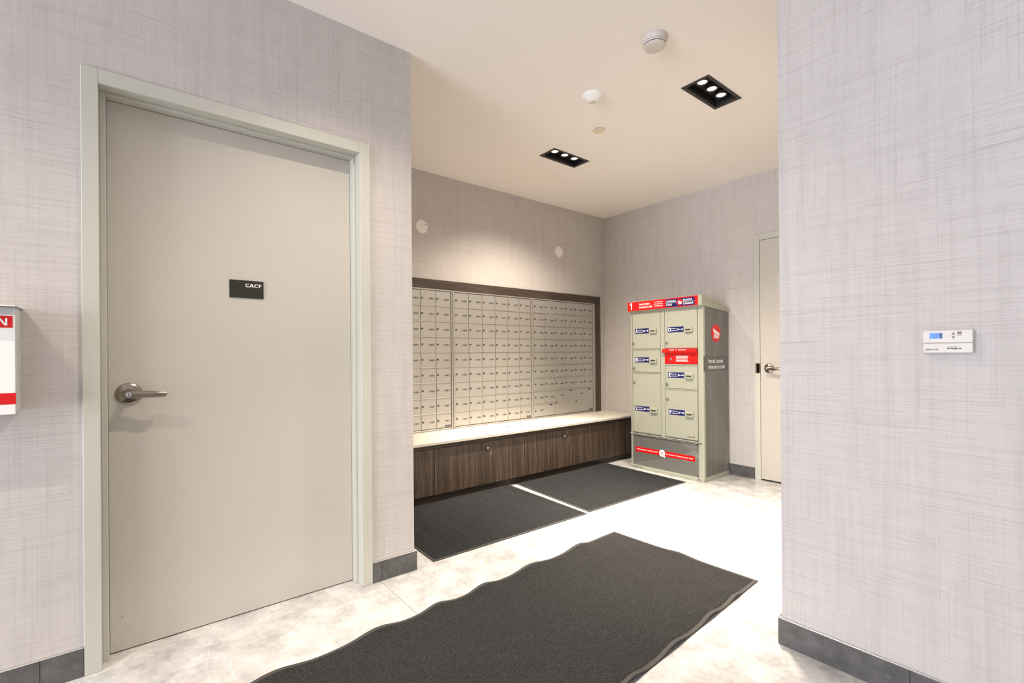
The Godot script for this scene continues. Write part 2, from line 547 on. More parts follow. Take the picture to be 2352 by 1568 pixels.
# ------------------------------------------------------------------ room shell
func shell() -> void:
	var s := st()
	box(s, Vector3(-6.4, -0.15, -3.9), Vector3(4.6, -0.0025, 3.9))
	var floor_ := obj("floor", s, M.grout)
	tag(floor_, "pale grey marble-look tiled floor of the mail room and corridor", "floor", "", "structure")
	# large-format tiles, 1.2 x 0.6 m, each its own piece
	var tm := st()
	box(tm, Vector3(0.001, -0.012, 0.001), Vector3(1.199, 0.0, 0.599), 0.0012)
	var tile := tm.commit()
	var k := 0
	for i in range(-6, 4):
		for j in range(-3, 11):
			var x0 := 0.974 + 1.2 * i
			var z0 := -2.253 + 0.6 * j
			if x0 > 4.5 or z0 > 3.7 or x0 < -6.3:
				continue
			var t := put("floor_tile", tile, floor_, at3(x0, 0, z0))
			t.material_override = M["floor_tile_%d" % (posmod(i * 3 + j * 5 + (i * j) % 3, 4))]
			k += 1
	s = st()
	var holes := []
	for f in FIXTURES:
		holes.append(Rect2(f[0] - 0.19, f[1] - 0.078, 0.38, 0.156))
	holed(s, 1, H, H + 0.03, Rect2(-6.4, -3.9, 11.0, 7.8), holes)
	box(s, Vector3(-6.4, H + 0.12, -3.9), Vector3(4.6, H + 0.22, 3.9))
	tag(obj("ceiling", s, M.ceiling_paint), "plain warm white painted ceiling with recessed black downlights", "ceiling", "", "structure")
	# walls
	s = st()
	holed(s, 2, ZD - 0.12, ZD, Rect2(-6.4, 0, 6.4 + XC, H), [Rect2(-0.1394, -1, 1.0718, 3.1959)])
	box(s, Vector3(XC - 0.12, 0, ZM), Vector3(XC, H, ZD - 0.12))
	tag(obj("wall_left", s, M.wallpaper), "linen-textured wallpapered wall around the grey service door", "wall", "", "structure")
	s = st()
	holed(s, 2, ZM - 0.12, ZM, Rect2(XC - 0.12, 0, XF + 0.12 - XC + 0.12, H), [Rect2(1.32, 0.49, 2.87, 1.235)])
	tag(obj("wall_back", s, M.wallpaper), "linen-textured wall above and around the bank of mailboxes", "wall", "", "structure")
	s = st()
	holed(s, 0, XF, XF + 0.12, Rect2(0, ZM, H, ZR + 0.12 - ZM), [Rect2(-1, -1.9594, 3.1999, 1.0718)])
	tag(obj("wall_far", s, M.wallpaper), "linen-textured wall behind the parcel locker and far door", "wall", "", "structure")
	s = st()
	box(s, Vector3(XR, 0, ZR), Vector3(XF, H, ZR + 0.12))
	box(s, Vector3(XR, 0, ZR + 0.12), Vector3(XR + 0.12, H, 3.6))
	tag(obj("wall_right", s, M.wallpaper), "pale linen-textured wall at the right with the thermostat", "wall", "", "structure")
	s = st()
	box(s, Vector3(-6.4, 0, 3.6), Vector3(XR + 0.12, H, 3.72))
	tag(obj("wall_front", s, M.wallpaper), "corridor wall behind the viewer", "wall", "", "structure")
	s = st()
	holed(s, 0, -6.4, -6.28, Rect2(0, ZD, H, 3.6 - ZD), [Rect2(0.1, -1.9, 2.3, 2.8)])
	tag(obj("wall_entrance", s, M.wallpaper), "corridor end wall with the glazed opening behind the viewer", "wall", "", "structure")
	s = st()
	box(s, Vector3(-6.345, 0.1, -1.9), Vector3(-6.335, 2.4, 0.9))
	var w := obj("window_1", s, M.clear_glass)
	tag(w, "large clear glazed opening at the corridor's end behind the viewer", "window", "", "structure")
	s = st()
	for z in [-1.9, -0.52, 0.86]:
		box(s, Vector3(-6.37, 0.1, z), Vector3(-6.31, 2.4, z + 0.04))
	for y in [0.1, 2.36]:
		box(s, Vector3(-6.37, y, -1.9), Vector3(-6.31, y + 0.04, 0.9))
	obj("window_frame", s, M.frame_paint, w)
	# grey marble tile baseboards with a bright metal edge strip
	baseboard("baseboard_left", "grey marble-look tile baseboard under the service door wall", [
		[Vector3(-2.65, 0, ZD), Vector3(-1.4526, 0, ZD)], [Vector3(-1.4526, 0, ZD), Vector3(-0.2526, 0, ZD)], [Vector3(-0.2526, 0, ZD), Vector3(-0.1404, 0, ZD)],
		[Vector3(0.9334, 0, ZD), Vector3(0.982, 0, ZD)], [Vector3(0.982, 0, ZD), Vector3(XC + 0.012, 0, ZD)], [Vector3(XC, 0, ZD - 0.0), Vector3(XC, 0, -3.25)]])
	baseboard("baseboard_far", "grey marble-look tile baseboard beside the parcel locker", [
		[Vector3(XF, 0, -3.25), Vector3(XF, 0, -2.6)], [Vector3(XF, 0, -2.6), Vector3(XF, 0, -1.9604)]])
	baseboard("baseboard_right", "grey marble-look tile baseboard under the thermostat wall", [
		[Vector3(XR, 0, ZR - 0.012), Vector3(XR, 0, -0.394)], [Vector3(XR, 0, -0.394), Vector3(XR, 0, 0.806)], [Vector3(XR, 0, 0.806), Vector3(XR, 0, 2.0)], [Vector3(XR, 0, 2.0), Vector3(XR, 0, 3.6)],
		[Vector3(XR, 0, ZR), Vector3(3.18, 0, ZR)], [Vector3(3.18, 0, ZR), Vector3(XF, 0, ZR)]])

func baseboard(called: String, label: String, runs: Array) -> void:
	var root := thing(called, label, "baseboard")
	root.set_meta("kind", "structure")
	var strip := st()
	for r in runs:
		var a: Vector3 = r[0]
		var b: Vector3 = r[1]
		var n := Vector3.ZERO
		if absf(a.z - b.z) < 1e-4:
			n = Vector3(0, 0, 1) if a.z < -1.0 else Vector3(0, 0, -1)
		else:
			n = Vector3(1, 0, 0) if absf(a.x - XC) < 0.01 else Vector3(-1, 0, 0)
		var d := (b - a).normalized() * 0.0008
		var s := st()
		box(s, a + d, b - d + n * 0.012 + Vector3(0, 0.101, 0), 0.0008)
		obj("tile", s, M.base_tile, root)
		box(strip, a + n * 0.0005 + Vector3(0, 0.1012, 0), b + n * 0.0128 + Vector3(0, 0.1045, 0), 0.0006)
	obj("edge_strip", strip, M.trim_metal, root)

# ------------------------------------------------------------------ doors
func lever(parent: Node, at: Transform3D) -> void:
	# lever handle: local z stands out from the door, the lever points along local x
	var s := st()
	lathe(s, [Vector2(0.0, 0.021), Vector2(0.017, 0.021), Vector2(0.020, 0.016), Vector2(0.036, 0.0095), Vector2(0.0405, 0.0065), Vector2(0.0425, 0.0)], facing_z(1.0, Vector3.ZERO), 40)
	var h := obj("handle", s, M.nickel, parent, at)
	s = st()
	lathe(s, [Vector2(0.0135, 0.020), Vector2(0.0125, 0.045), Vector2(0.0135, 0.058), Vector2(0.0115, 0.0635), Vector2(0.0, 0.0635)], facing_z(1.0, Vector3.ZERO), 28)
	tube(s, [Vector3(-0.004, 0.0, 0.054), Vector3(0.015, 0.0, 0.055), Vector3(0.035, -0.0005, 0.0535), Vector3(0.055, -0.0015, 0.057), Vector3(0.075, -0.0025, 0.0605), Vector3(0.095, -0.0035, 0.0605), Vector3(0.112, -0.0042, 0.0565), Vector3(0.1175, -0.0044, 0.0545)], [0.0145, 0.0145, 0.0138, 0.0135, 0.0132, 0.0126, 0.0112, 0.007], 16, 0.72)
	obj("lever", s, M.nickel, h)
	s = st()
	lathe(s, [Vector2(0.0085, 0.062), Vector2(0.0085, 0.0655), Vector2(0.0065, 0.0662), Vector2(0.0, 0.0662)], facing_z(1.0, Vector3.ZERO), 24)
	obj("key_cylinder", s, M.trim_metal, h)
	s = st()
	box(s, Vector3(-0.0012, -0.0045, 0.0658), Vector3(0.0012, 0.0045, 0.0668))
	obj("keyhole", s, M.black, h)

func service_door() -> void:
	var root := thing("door_1", "large grey painted service door with black nameplate, in grey metal frame", "door", at3(0, 0, ZD))
	root.set_meta("kind", "structure")
	# hollow metal frame: face, deep soffit, then the stop the leaf closes against
	var s := st()
	box(s, Vector3(-0.1394, 0, -0.1195), Vector3(-0.0914, 2.1959, 0.012), 0.0015)
	box(s, Vector3(0.8813, 0, -0.1195), Vector3(0.9324, 2.1959, 0.012), 0.0015)
	box(s, Vector3(-0.0914, 2.1427, -0.1195), Vector3(0.8813, 2.1959, 0.012), 0.0015)
	obj("frame", s, M.frame_paint, root)
	s = st()
	box(s, Vector3(-0.0914, 0, -0.1195), Vector3(-0.0735, 2.1427, -0.047), 0.0015)
	box(s, Vector3(0.8675, 0, -0.1195), Vector3(0.8813, 2.1427, -0.047), 0.0015)
	box(s, Vector3(-0.0735, 2.131, -0.1195), Vector3(0.8675, 2.1427, -0.047), 0.0015)
	obj("frame_stop", s, M.frame_paint, root)
	s = st()
	box(s, Vector3(-0.0725, 0.004, -0.134), Vector3(0.8665, 2.1295, -0.090), 0.001)
	obj("leaf", s, M.door_paint, root)
	lever(root, at3(-0.011, 0.9985, -0.090))
	s = st()
	box(s, Vector3(0.3335, 1.4016, -0.090), Vector3(0.4675, 1.4795, -0.085), 0.001)
	var p := obj("nameplate", s, M.sign_dark, root)
	p.set_meta("label", "black nameplate with raised white letters")
	words("lettering", "CACF", 0.0635, 0.0150, M.white, p, at3(0.4265, 1.4575, -0.0852), bold, 0.0015)
	# rubbed scuffs low on the leaf
	s = st()
	poly(s, [Vector2(-0.052, 0.1265), Vector2(-0.04, 0.1325), Vector2(-0.03, 0.1342), Vector2(-0.0305, 0.1318), Vector2(-0.041, 0.1300)], at3(0, 0, -0.0902), 0.0004)
	obj("scuff_mark", s, M.band_grey, root)
	s = st()
	poly(s, [Vector2(-0.0545, 0.0775), Vector2(-0.0500, 0.0790), Vector2(-0.0505, 0.0768)], at3(0, 0, -0.0902), 0.0004)
	obj("scuff_mark", s, M.band_grey, root)
	s = st()
	poly(s, [Vector2(-0.021, 0.0815), Vector2(-0.0165, 0.0835), Vector2(-0.018, 0.0810)], at3(0, 0, -0.0902), 0.0004)
	obj("scuff_mark", s, M.band_grey, root)
	s = st()
	poly(s, [Vector2(0.327, 0.9995), Vector2(0.341, 0.9955), Vector2(0.3405, 0.9945), Vector2(0.327, 0.9983)], at3(0, 0, -0.0902), 0.0004)
	obj("scuff_mark", s, M.band_grey, root)

func far_door() -> void:
	# local x runs to the viewer's right (world +z), local z stands out from the wall (world -x)
	var root := thing("door_2", "grey door with lever handle, half hidden behind the right wall", "door", Transform3D(Basis(Vector3(0, 0, 1), Vector3.UP, Vector3(-1, 0, 0)), Vector3(XF, 0, -1.9594)))
	root.set_meta("kind", "structure")
	var s := st()
	# the strike side leaves an opening for the latch
	box(s, Vector3(0, 0, -0.1195), Vector3(0.0515, 0.9575, 0.012), 0.0015)
	box(s, Vector3(0, 1.0445, -0.1195), Vector3(0.0515, 2.1999, 0.012), 0.0015)
	box(s, Vector3(0, 0.9575, -0.1195), Vector3(0.0105, 1.0445, 0.012), 0.001)
	box(s, Vector3(1.0215, 0, -0.1195), Vector3(1.0718, 2.1999, 0.012), 0.0015)
	box(s, Vector3(0.0515, 2.1485, -0.1195), Vector3(1.0215, 2.1999, 0.012), 0.0015)
	obj("frame", s, M.frame_paint, root)
	s = st()
	box(s, Vector3(0.0105, 0.9585, -0.02), Vector3(0.0250, 1.0435, 0.0125), 0.001)
	box(s, Vector3(0.0425, 0.9585, -0.02), Vector3(0.0520, 1.0435, 0.0125), 0.001)
	obj("strike_plate", s, M.nickel, root)
	s = st()
	box(s, Vector3(0.0105, 0.9575, -0.06), Vector3(0.0515, 1.0445, -0.03))
	obj("latch_recess", s, M.black, root)
	s = st()
	box(s, Vector3(0.0540, 0.014, -0.036), Vector3(1.0190, 2.1455, 0.008), 0.001)
	obj("leaf", s, M.door_paint, root)
	s = st()
	box(s, Vector3(0.0515, 0.0, -0.11), Vector3(1.0215, 2.1485, -0.07))
	obj("backing", s, M.cover_dark, root)
	lever(root, at3(0.129, 1.003, 0.008))

# ------------------------------------------------------------------ mailboxes
func mail_door(w: float, h: float, lockp: Vector2, platep: Vector2) -> Array:
	# meshes [leaf, lock, plate] of one mailbox door, seen from its lower left corner
	var s := st()
	box(s, Vector3(0.0006, 0.0006, -0.004), Vector3(w - 0.0006, h - 0.0006, 0.0025), 0.0012)
	var leaf := s.commit()
	leaf.surface_set_material(0, M.box_metal)
	s = st()
	lathe(s, [Vector2(0.0, 0.0075), Vector2(0.0055, 0.0075), Vector2(0.0085, 0.006), Vector2(0.009, 0.0)], facing_z(1.0, Vector3(lockp.x, lockp.y, 0.0025)), 14)
	var lk := s.commit()
	lk.surface_set_material(0, M.brass)
	s = st()
	box(s, Vector3(lockp.x - 0.001, lockp.y - 0.004, 0.0095), Vector3(lockp.x + 0.001, lockp.y + 0.004, 0.0106))
	s.commit(lk)
	lk.surface_set_material(1, M.black)
	s = st()
	var out := []
	for k in 16:
		var a := TAU * k / 16.0
		out.append(platep + Vector2(cos(a) * 0.0085 + (0.022 if cos(a) > 0.0 else -0.022), sin(a) * 0.0085))
	poly(s, out, at3(0, 0, 0.0025), 0.0012)
	var pl := s.commit()
	pl.surface_set_material(0, M.plate)
	s = st()
	for k in 3:
		box(s, Vector3(platep.x - 0.0095 + 0.0065 * k, platep.y - 0.0042, 0.0036), Vector3(platep.x - 0.0050 + 0.0065 * k, platep.y + 0.0042, 0.0040))
	s.commit(pl)
	pl.surface_set_material(1, M.plate_ink)
	return [leaf, lk, pl]

func mailboxes() -> void:
	# dark wood surround, proud of the wall
	var root := thing("wood_surround", "dark wood-grain trim board framing the bank of mailboxes", "trim", at3(0, 0, ZM + 0.001))
	var s := st()
	box(s, Vector3(1.23, 1.7285, -0.0), Vector3(4.290, 1.8090, 0.020), 0.0015)
	obj("top_board", s, M.wood_lying, root)
	s = st()
	box(s, Vector3(4.1985, 0.474, -0.0), Vector3(4.290, 1.7285, 0.020), 0.0015)
	obj("side_board", s, M.wood_upright, root)
	s = st()
	box(s, Vector3(1.23, 0.474, -0.0), Vector3(1.312, 1.7285, 0.020), 0.0015)
	obj("side_board", s, M.wood_upright, root)
	var units := [
		["aluminium wall mailbox unit at the left, partly hidden by the wall corner", 1.315, 2.2685, 1.3366, 0.1525],
		["aluminium wall mailbox unit in the middle, nine rows of six equal doors", 2.2725, 3.2375, 2.2925, 0.1535],
		["aluminium wall mailbox unit at the right, with two large parcel doors below", 3.2415, 4.1965, 3.2525, 0.1515]]
	for n in 3:
		var q: Array = units[n]
		var x0: float = q[1]
		var x1: float = q[2]
		var c0: float = q[3]
		var cw: float = q[4]
		var z := ZM + 0.010
		var u := thing("mailbox_unit", q[0], "mailbox", at3(0, 0, z), "bank of wall mailboxes")
		s = st()
		box(s, Vector3(x0, 0.4765, -0.14), Vector3(x1, 1.7275, -0.006))
		obj("body", s, M.cover_dark, u)
		s = st()
		box(s, Vector3(x0, 0.4745, -0.012), Vector3(c0 - 0.0015, 1.7275, 0.009), 0.0015)
		box(s, Vector3(c0 + 6 * cw + 0.0015, 0.4745, -0.012), Vector3(x1, 1.7275, 0.009), 0.0015)
		box(s, Vector3(c0 - 0.0015, 1.7150, -0.012), Vector3(c0 + 6 * cw + 0.0015, 1.7275, 0.009), 0.0015)
		box(s, Vector3(c0 - 0.0015, 0.4745, -0.012), Vector3(c0 + 6 * cw + 0.0015, 0.4875, 0.009), 0.0015)
		obj("frame", s, M.box_frame, u)
		s = st()
		var ys := [1.7135]
		for r in 9:
			ys.append(1.5764 - 0.1361 * r)
		for r in range(1, 9):
			var cut := c0 + 6 * cw
			if n == 2 and r == 8:
				cut = c0 + 2 * cw
			s = st()
			box(s, Vector3(c0, ys[r] - 0.0045, -0.012), Vector3(cut, ys[r] + 0.0045, 0.0075), 0.0012)
			obj("rail", s, M.box_frame, u)
		var h := 0.1361 - 0.009
		var cell := mail_door(cw - 0.002, h, Vector2(0.0155, h * 0.52), Vector2(0.108, h * 0.47))
		var top := mail_door(cw - 0.002, ys[0] - ys[1] - 0.006, Vector2(0.0155, 0.062), Vector2(0.108, 0.058))
		for r in 9:
			for c in 6:
				if n == 2 and (r == 8 or (r == 7 and c > 1)):
					continue
				add_door(u, top if r == 0 else cell, Vector3(c0 + c * cw + 0.001, ys[r + 1] + 0.0045, 0))
		if n == 2:
			# one wide door and two large parcel doors with blue stickers
			var wd := mail_door(2 * cw - 0.002, h, Vector2(0.0155, 0.058), Vector2(0.108, 0.063))
			var d := add_door(u, wd, Vector3(c0 + 0.001, 0.4875 + 0.0045, 0))
			sticker(d, Vector3(2 * cw - 0.058, h - 0.014, 0.0026))
			var hh := 0.1361 * 2 - 0.009
			for c in [2, 4]:
				var pd := mail_door(2 * cw - 0.002, hh, Vector2(0.0155, hh * 0.48), Vector2(0.108, hh * 0.78))
				var e := add_door(u, pd, Vector3(c0 + c * cw + 0.001, 0.4875 + 0.0045, 0))
				sticker(e, Vector3(2 * cw - 0.058, hh - 0.014, 0.0026))
		s = st()
		box(s, Vector3(c0 + 6 * cw - 0.066, 0.4955, 0.002), Vector3(c0 + 6 * cw - 0.010, 0.5155, 0.0045), 0.0005)
		var badge := obj("maker_badge", s, M.plate_ink, u)
		s = st()
		for k in 4:
			box(s, Vector3(c0 + 6 * cw - 0.060 + 0.012 * k, 0.4985 + 0.003 * (k % 2), 0.0044), Vector3(c0 + 6 * cw - 0.052 + 0.012 * k, 0.5095 + 0.003 * (k % 2), 0.0049))
		obj("badge_print", s, M.plate, badge)

func add_door(u: Node, meshes: Array, p: Vector3) -> MeshInstance3D:
	var d := put("mailbox_door", meshes[0], u, at3(p.x, p.y, p.z))
	put("lock", meshes[1], d)
	put("number_plate", meshes[2], d)
	return d

func sticker(d: Node, p: Vector3) -> void:
	var s := st()
	box(s, Vector3(p.x - 0.024, p.y - 0.006, p.z), Vector3(p.x + 0.024, p.y + 0.006, p.z + 0.0006))
	var o := obj("sticker", s, M.navy, d)
	s = st()
	box(s, Vector3(p.x + 0.008, p.y - 0.005, p.z + 0.0006), Vector3(p.x + 0.015, p.y + 0.005, p.z + 0.0009))
	s.commit(o.mesh)
	o.mesh.surface_set_material(1, M.white)

func bench() -> void:
	var y1 := 0.4724
	var root := thing("counter", "long pale laminate counter top under the mailboxes", "counter")
	var s := st()
	var x0 := XC + 0.0
	var x1 := XF - 0.002
	# two long slots are left open in the slab
	var slots := [Rect2(1.866, -3.4590, 0.861, 0.016), Rect2(2.804, -3.4620, 0.840, 0.014)]
	holed(s, 1, y1 - 0.0185, y1, Rect2(x0, ZM + 0.0005, x1 - x0, 3.6955 - 3.1900 - 0.0005), slots)
	obj("slab", s, M.counter, root)
	s = st()
	for r in slots:
		s = st()
		box(s, Vector3(r.position.x, y1 - 0.0185, r.position.y), Vector3(r.end.x, y1 - 0.0009, r.end.y))
		obj("slot_lining", s, M.button_grey, root)
	s = st()
	box(s, Vector3(2.707, y1 - 0.001, -3.4585), Vector3(2.733, y1 + 0.0015, -3.4435), 0.0005)
	obj("slot_end_cap", s, M.cover_dark, root)
	var cab := thing("bench_cabinet", "low dark wood-grain bench cabinet with flat doors under the counter", "cabinet")
	s = st()
	box(s, Vector3(x0 + 0.001, 0.066, ZM + 0.001), Vector3(x1, y1 - 0.0185, -3.2290))
	obj("carcass", s, M.cover_dark, cab)
	s = st()
	box(s, Vector3(x0 + 0.001, 0.4215, -3.2290), Vector3(x1, y1 - 0.0185, -3.2080), 0.001)
	obj("apron", s, M.wood_lying, cab)
	s = st()
	box(s, Vector3(x0 + 0.001, 0.0, -3.275), Vector3(x1, 0.066, -3.258))
	obj("toe_kick", s, M.wood_lying, cab)
	var seams := [x0 + 0.002, 1.353, 1.8075, 2.2600, 2.7155, 3.1785, 3.633, 4.0885, x1]
	for k in seams.size() - 1:
		s = st()
		box(s, Vector3(seams[k] + 0.0013, 0.0655, -3.2290), Vector3(seams[k + 1] - 0.0013, 0.4180, -3.2100), 0.0012)
		var d := obj("door", s, M.wood_upright, cab)
		for p in [Vector3(2.312, 0.3602, -3.21), Vector3(3.2212, 0.3565, -3.21)]:
			if p.x > seams[k] and p.x < seams[k + 1]:
				s = st()
				lathe(s, [Vector2(0.0, 0.007), Vector2(0.0075, 0.007), Vector2(0.011, 0.005), Vector2(0.0125, 0.0)], facing_z(1.0, p), 20)
				obj("cam_lock", s, M.trim_metal, d)
	keys("pair of small keys hanging from the left bench door lock", Vector3(2.312, 0.3602, -3.203), 0.25)
	keys("pair of small keys hanging from the right bench door lock", Vector3(3.2212, 0.3565, -3.203), -1.1)

func keys(label: String, p: Vector3, spin: float) -> void:
	var k := thing("key_set", label, "keys", at3(p.x, p.y, p.z), "keys in the bench locks")
	var s := st()
	box(s, Vector3(-0.0012, -0.003, 0.0), Vector3(0.0012, 0.003, 0.014), 0.0005)
	poly(s, [Vector2(0.013, -0.009), Vector2(0.034, -0.011), Vector2(0.040, -0.006), Vector2(0.040, 0.006), Vector2(0.034, 0.011), Vector2(0.013, 0.009)], Transform3D(Basis(Vector3.UP, -PI / 2), Vector3(0.001, 0, 0)), 0.002)
	obj("key", s, M.trim_metal, k)
	s = st()
	var ring := []
	var rad := []
	for i in 17:
		var w := TAU * i / 16.0
		ring.append(Vector3(0.0, -0.009 + 0.011 * cos(w), 0.035 + 0.011 * sin(w)))
		rad.append(0.0009)
	tube(s, ring, rad, 6)
	obj("ring", s, M.trim_metal, k)
	s = st()
	var round_head := []
	for i in 18:
		round_head.append(Vector2(0.0115 * sin(TAU * i / 18.0), -0.010 + 0.0115 * cos(TAU * i / 18.0)))
	poly(s, round_head, Transform3D(Basis(Vector3.UP, spin), Vector3(0, -0.020, 0.036)), 0.002)
	poly(s, [Vector2(-0.0035, -0.020), Vector2(0.0035, -0.020), Vector2(0.0035, -0.044), Vector2(0.0, -0.048), Vector2(-0.0035, -0.044)], Transform3D(Basis(Vector3.UP, spin), Vector3(0, -0.020, 0.036)), 0.002)
	obj("hanging_key", s, M.trim_metal, k)

# ------------------------------------------------------------------ parcel locker
func locker() -> void:
	# local x: the viewer's right (world +z); local z: out of the front (world -x)
	var root := thing("parcel_locker", "tall free-standing parcel locker with six lettered doors and red header", "locker", Transform3D(Basis(Vector3(0, 0, 1), Vector3.UP, Vector3(-1, 0, 0)), Vector3(3.9204, 0, -2.5815)))
	var W := 0.3935
	var D := -0.4485
	var s := st()
	# carcass: core, round-edged corner posts, base rails, front frame
	box(s, Vector3(-W + 0.006, 0.02, D), Vector3(W - 0.006, 1.56, -0.028))
	obj("carcass", s, M.locker_paint, root)
	s = st()
	for sx in [-1.0, 1.0]:
		var prof := []
		for k in 7:
			var a := PI / 2 * k / 6.0
			prof.append(Vector2((W - 0.016 + 0.016 * sin(a)) * sx, -0.016 + 0.016 * cos(a)))
		prof.append(Vector2(W * sx, -0.03))
		var inn := 0.0285 if sx < 0.0 else 0.05
		prof.append(Vector2((W - inn) * sx, -0.03))
		prof.append(Vector2((W - inn) * sx, 0.0))
		s = st()
		poly(s, prof, Transform3D(Basis(Vector3.RIGHT, Vector3(0, 0, 1), Vector3(0, -1, 0)), Vector3(0, 1.56, 0)), 1.56)
		obj("corner_post", s, M.locker_paint, root)
	s = st()
	box(s, Vector3(-0.037, 0.353, -0.03), Vector3(0.0055, 1.5445, 0.0), 0.001)
	box(s, Vector3(-W + 0.0295, 1.545, -0.03), Vector3(W - 0.05, 1.56, 0.0), 0.002)
	obj("front_frame", s, M.locker_paint, root)
	s = st()
	box(s, Vector3(-W, 0.0, -0.03), Vector3(W, 0.034, 0.0015), 0.003)
	box(s, Vector3(W - 0.03, 0.0, D), Vector3(W + 0.001, 0.040, -0.012), 0.002)
	box(s, Vector3(-W - 0.001, 0.0, D), Vector3(-W + 0.03, 0.040, -0.012), 0.002)
	var rail := obj("base_rail", s, M.locker_paint, root)
	words("serial_lettering", "L4M9226", 0.135, 0.0145, M.plate_ink, rail, Transform3D(Basis(), Vector3(-0.319, 0.0185, 0.0015)), plain)
	s = st()
	box(s, Vector3(W - 0.062, 0.012, 0.0012), Vector3(W - 0.055, 0.024, 0.0022))
	lathe(s, [Vector2(0, 0.003), Vector2(0.006, 0.003), Vector2(0.007, 0.0)], facing_z(1.0, Vector3(W - 0.043, 0.017, 0.0012)), 14)
	obj("bolt", s, M.band_grey, rail)
	# ledge that parts the doors from the lower panel
	s = st()
	box(s, Vector3(-W + 0.004, 0.3345, -0.02), Vector3(W - 0.02, 0.3385, 0.004), 0.001)
	box(s, Vector3(-W + 0.004, 0.3445, -0.02), Vector3(W - 0.02, 0.3515, 0.006), 0.001)
	obj("sill", s, M.locker_paint, root)
	s = st()
	box(s, Vector3(-W + 0.006, 0.3385, -0.02), Vector3(W - 0.022, 0.3445, 0.001))
	obj("shadow_gap", s, M.cover_dark, root)
	# sides, back film
	s = st()
	face(s, [Vector3(W + 0.0004, 0.042, -0.032), Vector3(W + 0.0004, 0.042, D + 0.006), Vector3(W + 0.0004, 1.552, D + 0.006), Vector3(W + 0.0004, 1.552, -0.032)], Vector3.RIGHT, [Vector2(0, 1), Vector2(1, 1), Vector2(1, 0), Vector2(0, 0)])
	box(s, Vector3(W - 0.01, 0.042, -0.032), Vector3(W, 1.552, D + 0.006))
	var side := obj("side_panel", s, M.film_side, root)
	side.set_meta("label", "grey side panel with pale printed lines")
	var turn := Basis(Vector3.UP, PI / 2)
	s = st()
	box(s, Vector3(W, 0.9785, D + 0.008), Vector3(W + 0.0010, 1.1140, -0.004))
	obj("side_band", s, M.band_grey, side)
	words("side_lettering", "Parcel Locker", 0.262, 0.036, M.white, side, Transform3D(turn, Vector3(W + 0.001, 1.0690, -0.213)), plain)
	words("side_lettering", "Armoire à colis", 0.294, 0.036, M.white, side, Transform3D(turn, Vector3(W + 0.001, 1.0165, -0.229)), plain)
	emblem(side, Transform3D(turn, Vector3(W + 0.0005, 1.3225, -0.2185)), 0.0815)
	# sloping hood with the red header sign
	s = st()
	var hx := 0.399
	var prof := [Vector2(0.030, 1.5640), Vector2(0.030, 1.6535), Vector2(0.026, 1.6560), Vector2(D - 0.006, 1.5560), Vector2(D - 0.006, 1.5260), Vector2(-0.02, 1.5580)]
	# profile lies in the z-y plane, pushed along x
	poly(s, prof.map(func(p): return Vector2(-p.x, p.y)), Transform3D(Basis(Vector3(0, 0, -1), Vector3.UP, Vector3.RIGHT), Vector3(-hx, 0, 0)), 2 * hx)
	var hood := obj("hood", s, M.locker_paint, root)
	s = st()
	box(s, Vector3(-0.3945, 1.5655, 0.030), Vector3(0.3645, 1.6525, 0.0312), 0.0004)
	var sign_ := obj("header_sign", s, M.red, root)
	sign_.set_meta("label", "red header sign with white and navy lettering")
	var zt := 0.0312
	words("header_digit", "1", 0.030, 0.068, M.white, sign_, at3(-0.355, 1.6125, zt), bold)
	words("header_lettering", "Parcel locker", 0.123, 0.022, M.white, sign_, at3(-0.1935, 1.6245, zt), bold)
	words("header_lettering", "Armoire à colis", 0.150, 0.022, M.white, sign_, at3(-0.180, 1.5955, zt), bold)
	words("header_lettering", "canadapost.ca", 0.094, 0.0125, M.white, sign_, at3(-0.037, 1.6305, zt), bold)
	words("header_lettering", "postescanada.ca", 0.094, 0.0125, M.white, sign_, at3(-0.037, 1.6110, zt), bold)
	words("header_lettering", "1 866 607-6301", 0.094, 0.0105, M.white, sign_, at3(-0.037, 1.5925, zt), bold)
	s = st()
	box(s, Vector3(0.0405, 1.5720, 0.0312), Vector3(0.3335, 1.6430, 0.0318))
	var nav := obj("header_panel", s, M.navy, sign_)
	nav.set_meta("label", "navy panel with white lettering and red roundel")
	s = st()
	box(s, Vector3(0.0425, 1.6065, 0.0316), Vector3(0.1595, 1.6090, 0.0322))
	obj("header_line", s, M.white, sign_)
	s = st()
	box(s, Vector3(0.2145, 1.6065, 0.0316), Vector3(0.3335, 1.6090, 0.0322))
	obj("header_line", s, M.white, sign_)
	words("header_lettering", "CANADA", 0.100, 0.0165, M.white, sign_, at3(0.099, 1.6235, 0.0317), bold)
	words("header_lettering", "POST", 0.060, 0.0165, M.white, sign_, at3(0.079, 1.5915, 0.0317), bold)
	words("header_lettering", "POSTES", 0.088, 0.0165, M.white, sign_, at3(0.2645, 1.6235, 0.0317), bold)
	words("header_lettering", "CANADA", 0.100, 0.0165, M.white, sign_, at3(0.271, 1.5915, 0.0317), bold)
	emblem(sign_, at3(0.187, 1.6075, 0.0319), 0.0295)
	# doors
	var L := [-0.3625, -0.0395]
	var R := [0.0080, 0.3370]
	ldoor(root, "A", L, 1.1875, 1.5440, Vector2(-0.2498, 1.3635), Vector2(-0.1160, 1.3605), Vector2(-0.346, 1.2448))
	ldoor(root, "B", L, 0.9600, 1.1760, Vector2(-0.2495, 1.0800), Vector2(-0.1155, 1.0750), Vector2(-0.3435, 0.9977))
	ldoor(root, "C", L, 0.3620, 0.9480, Vector2(-0.2495, 0.5985), Vector2(-0.1135, 0.5935), Vector2(-0.3417, 0.8576))
	ldoor(root, "D", R, 1.1875, 1.5440, Vector2(0.1218, 1.3620), Vector2(0.2556, 1.3575), Vector2(0.0297, 1.2420))
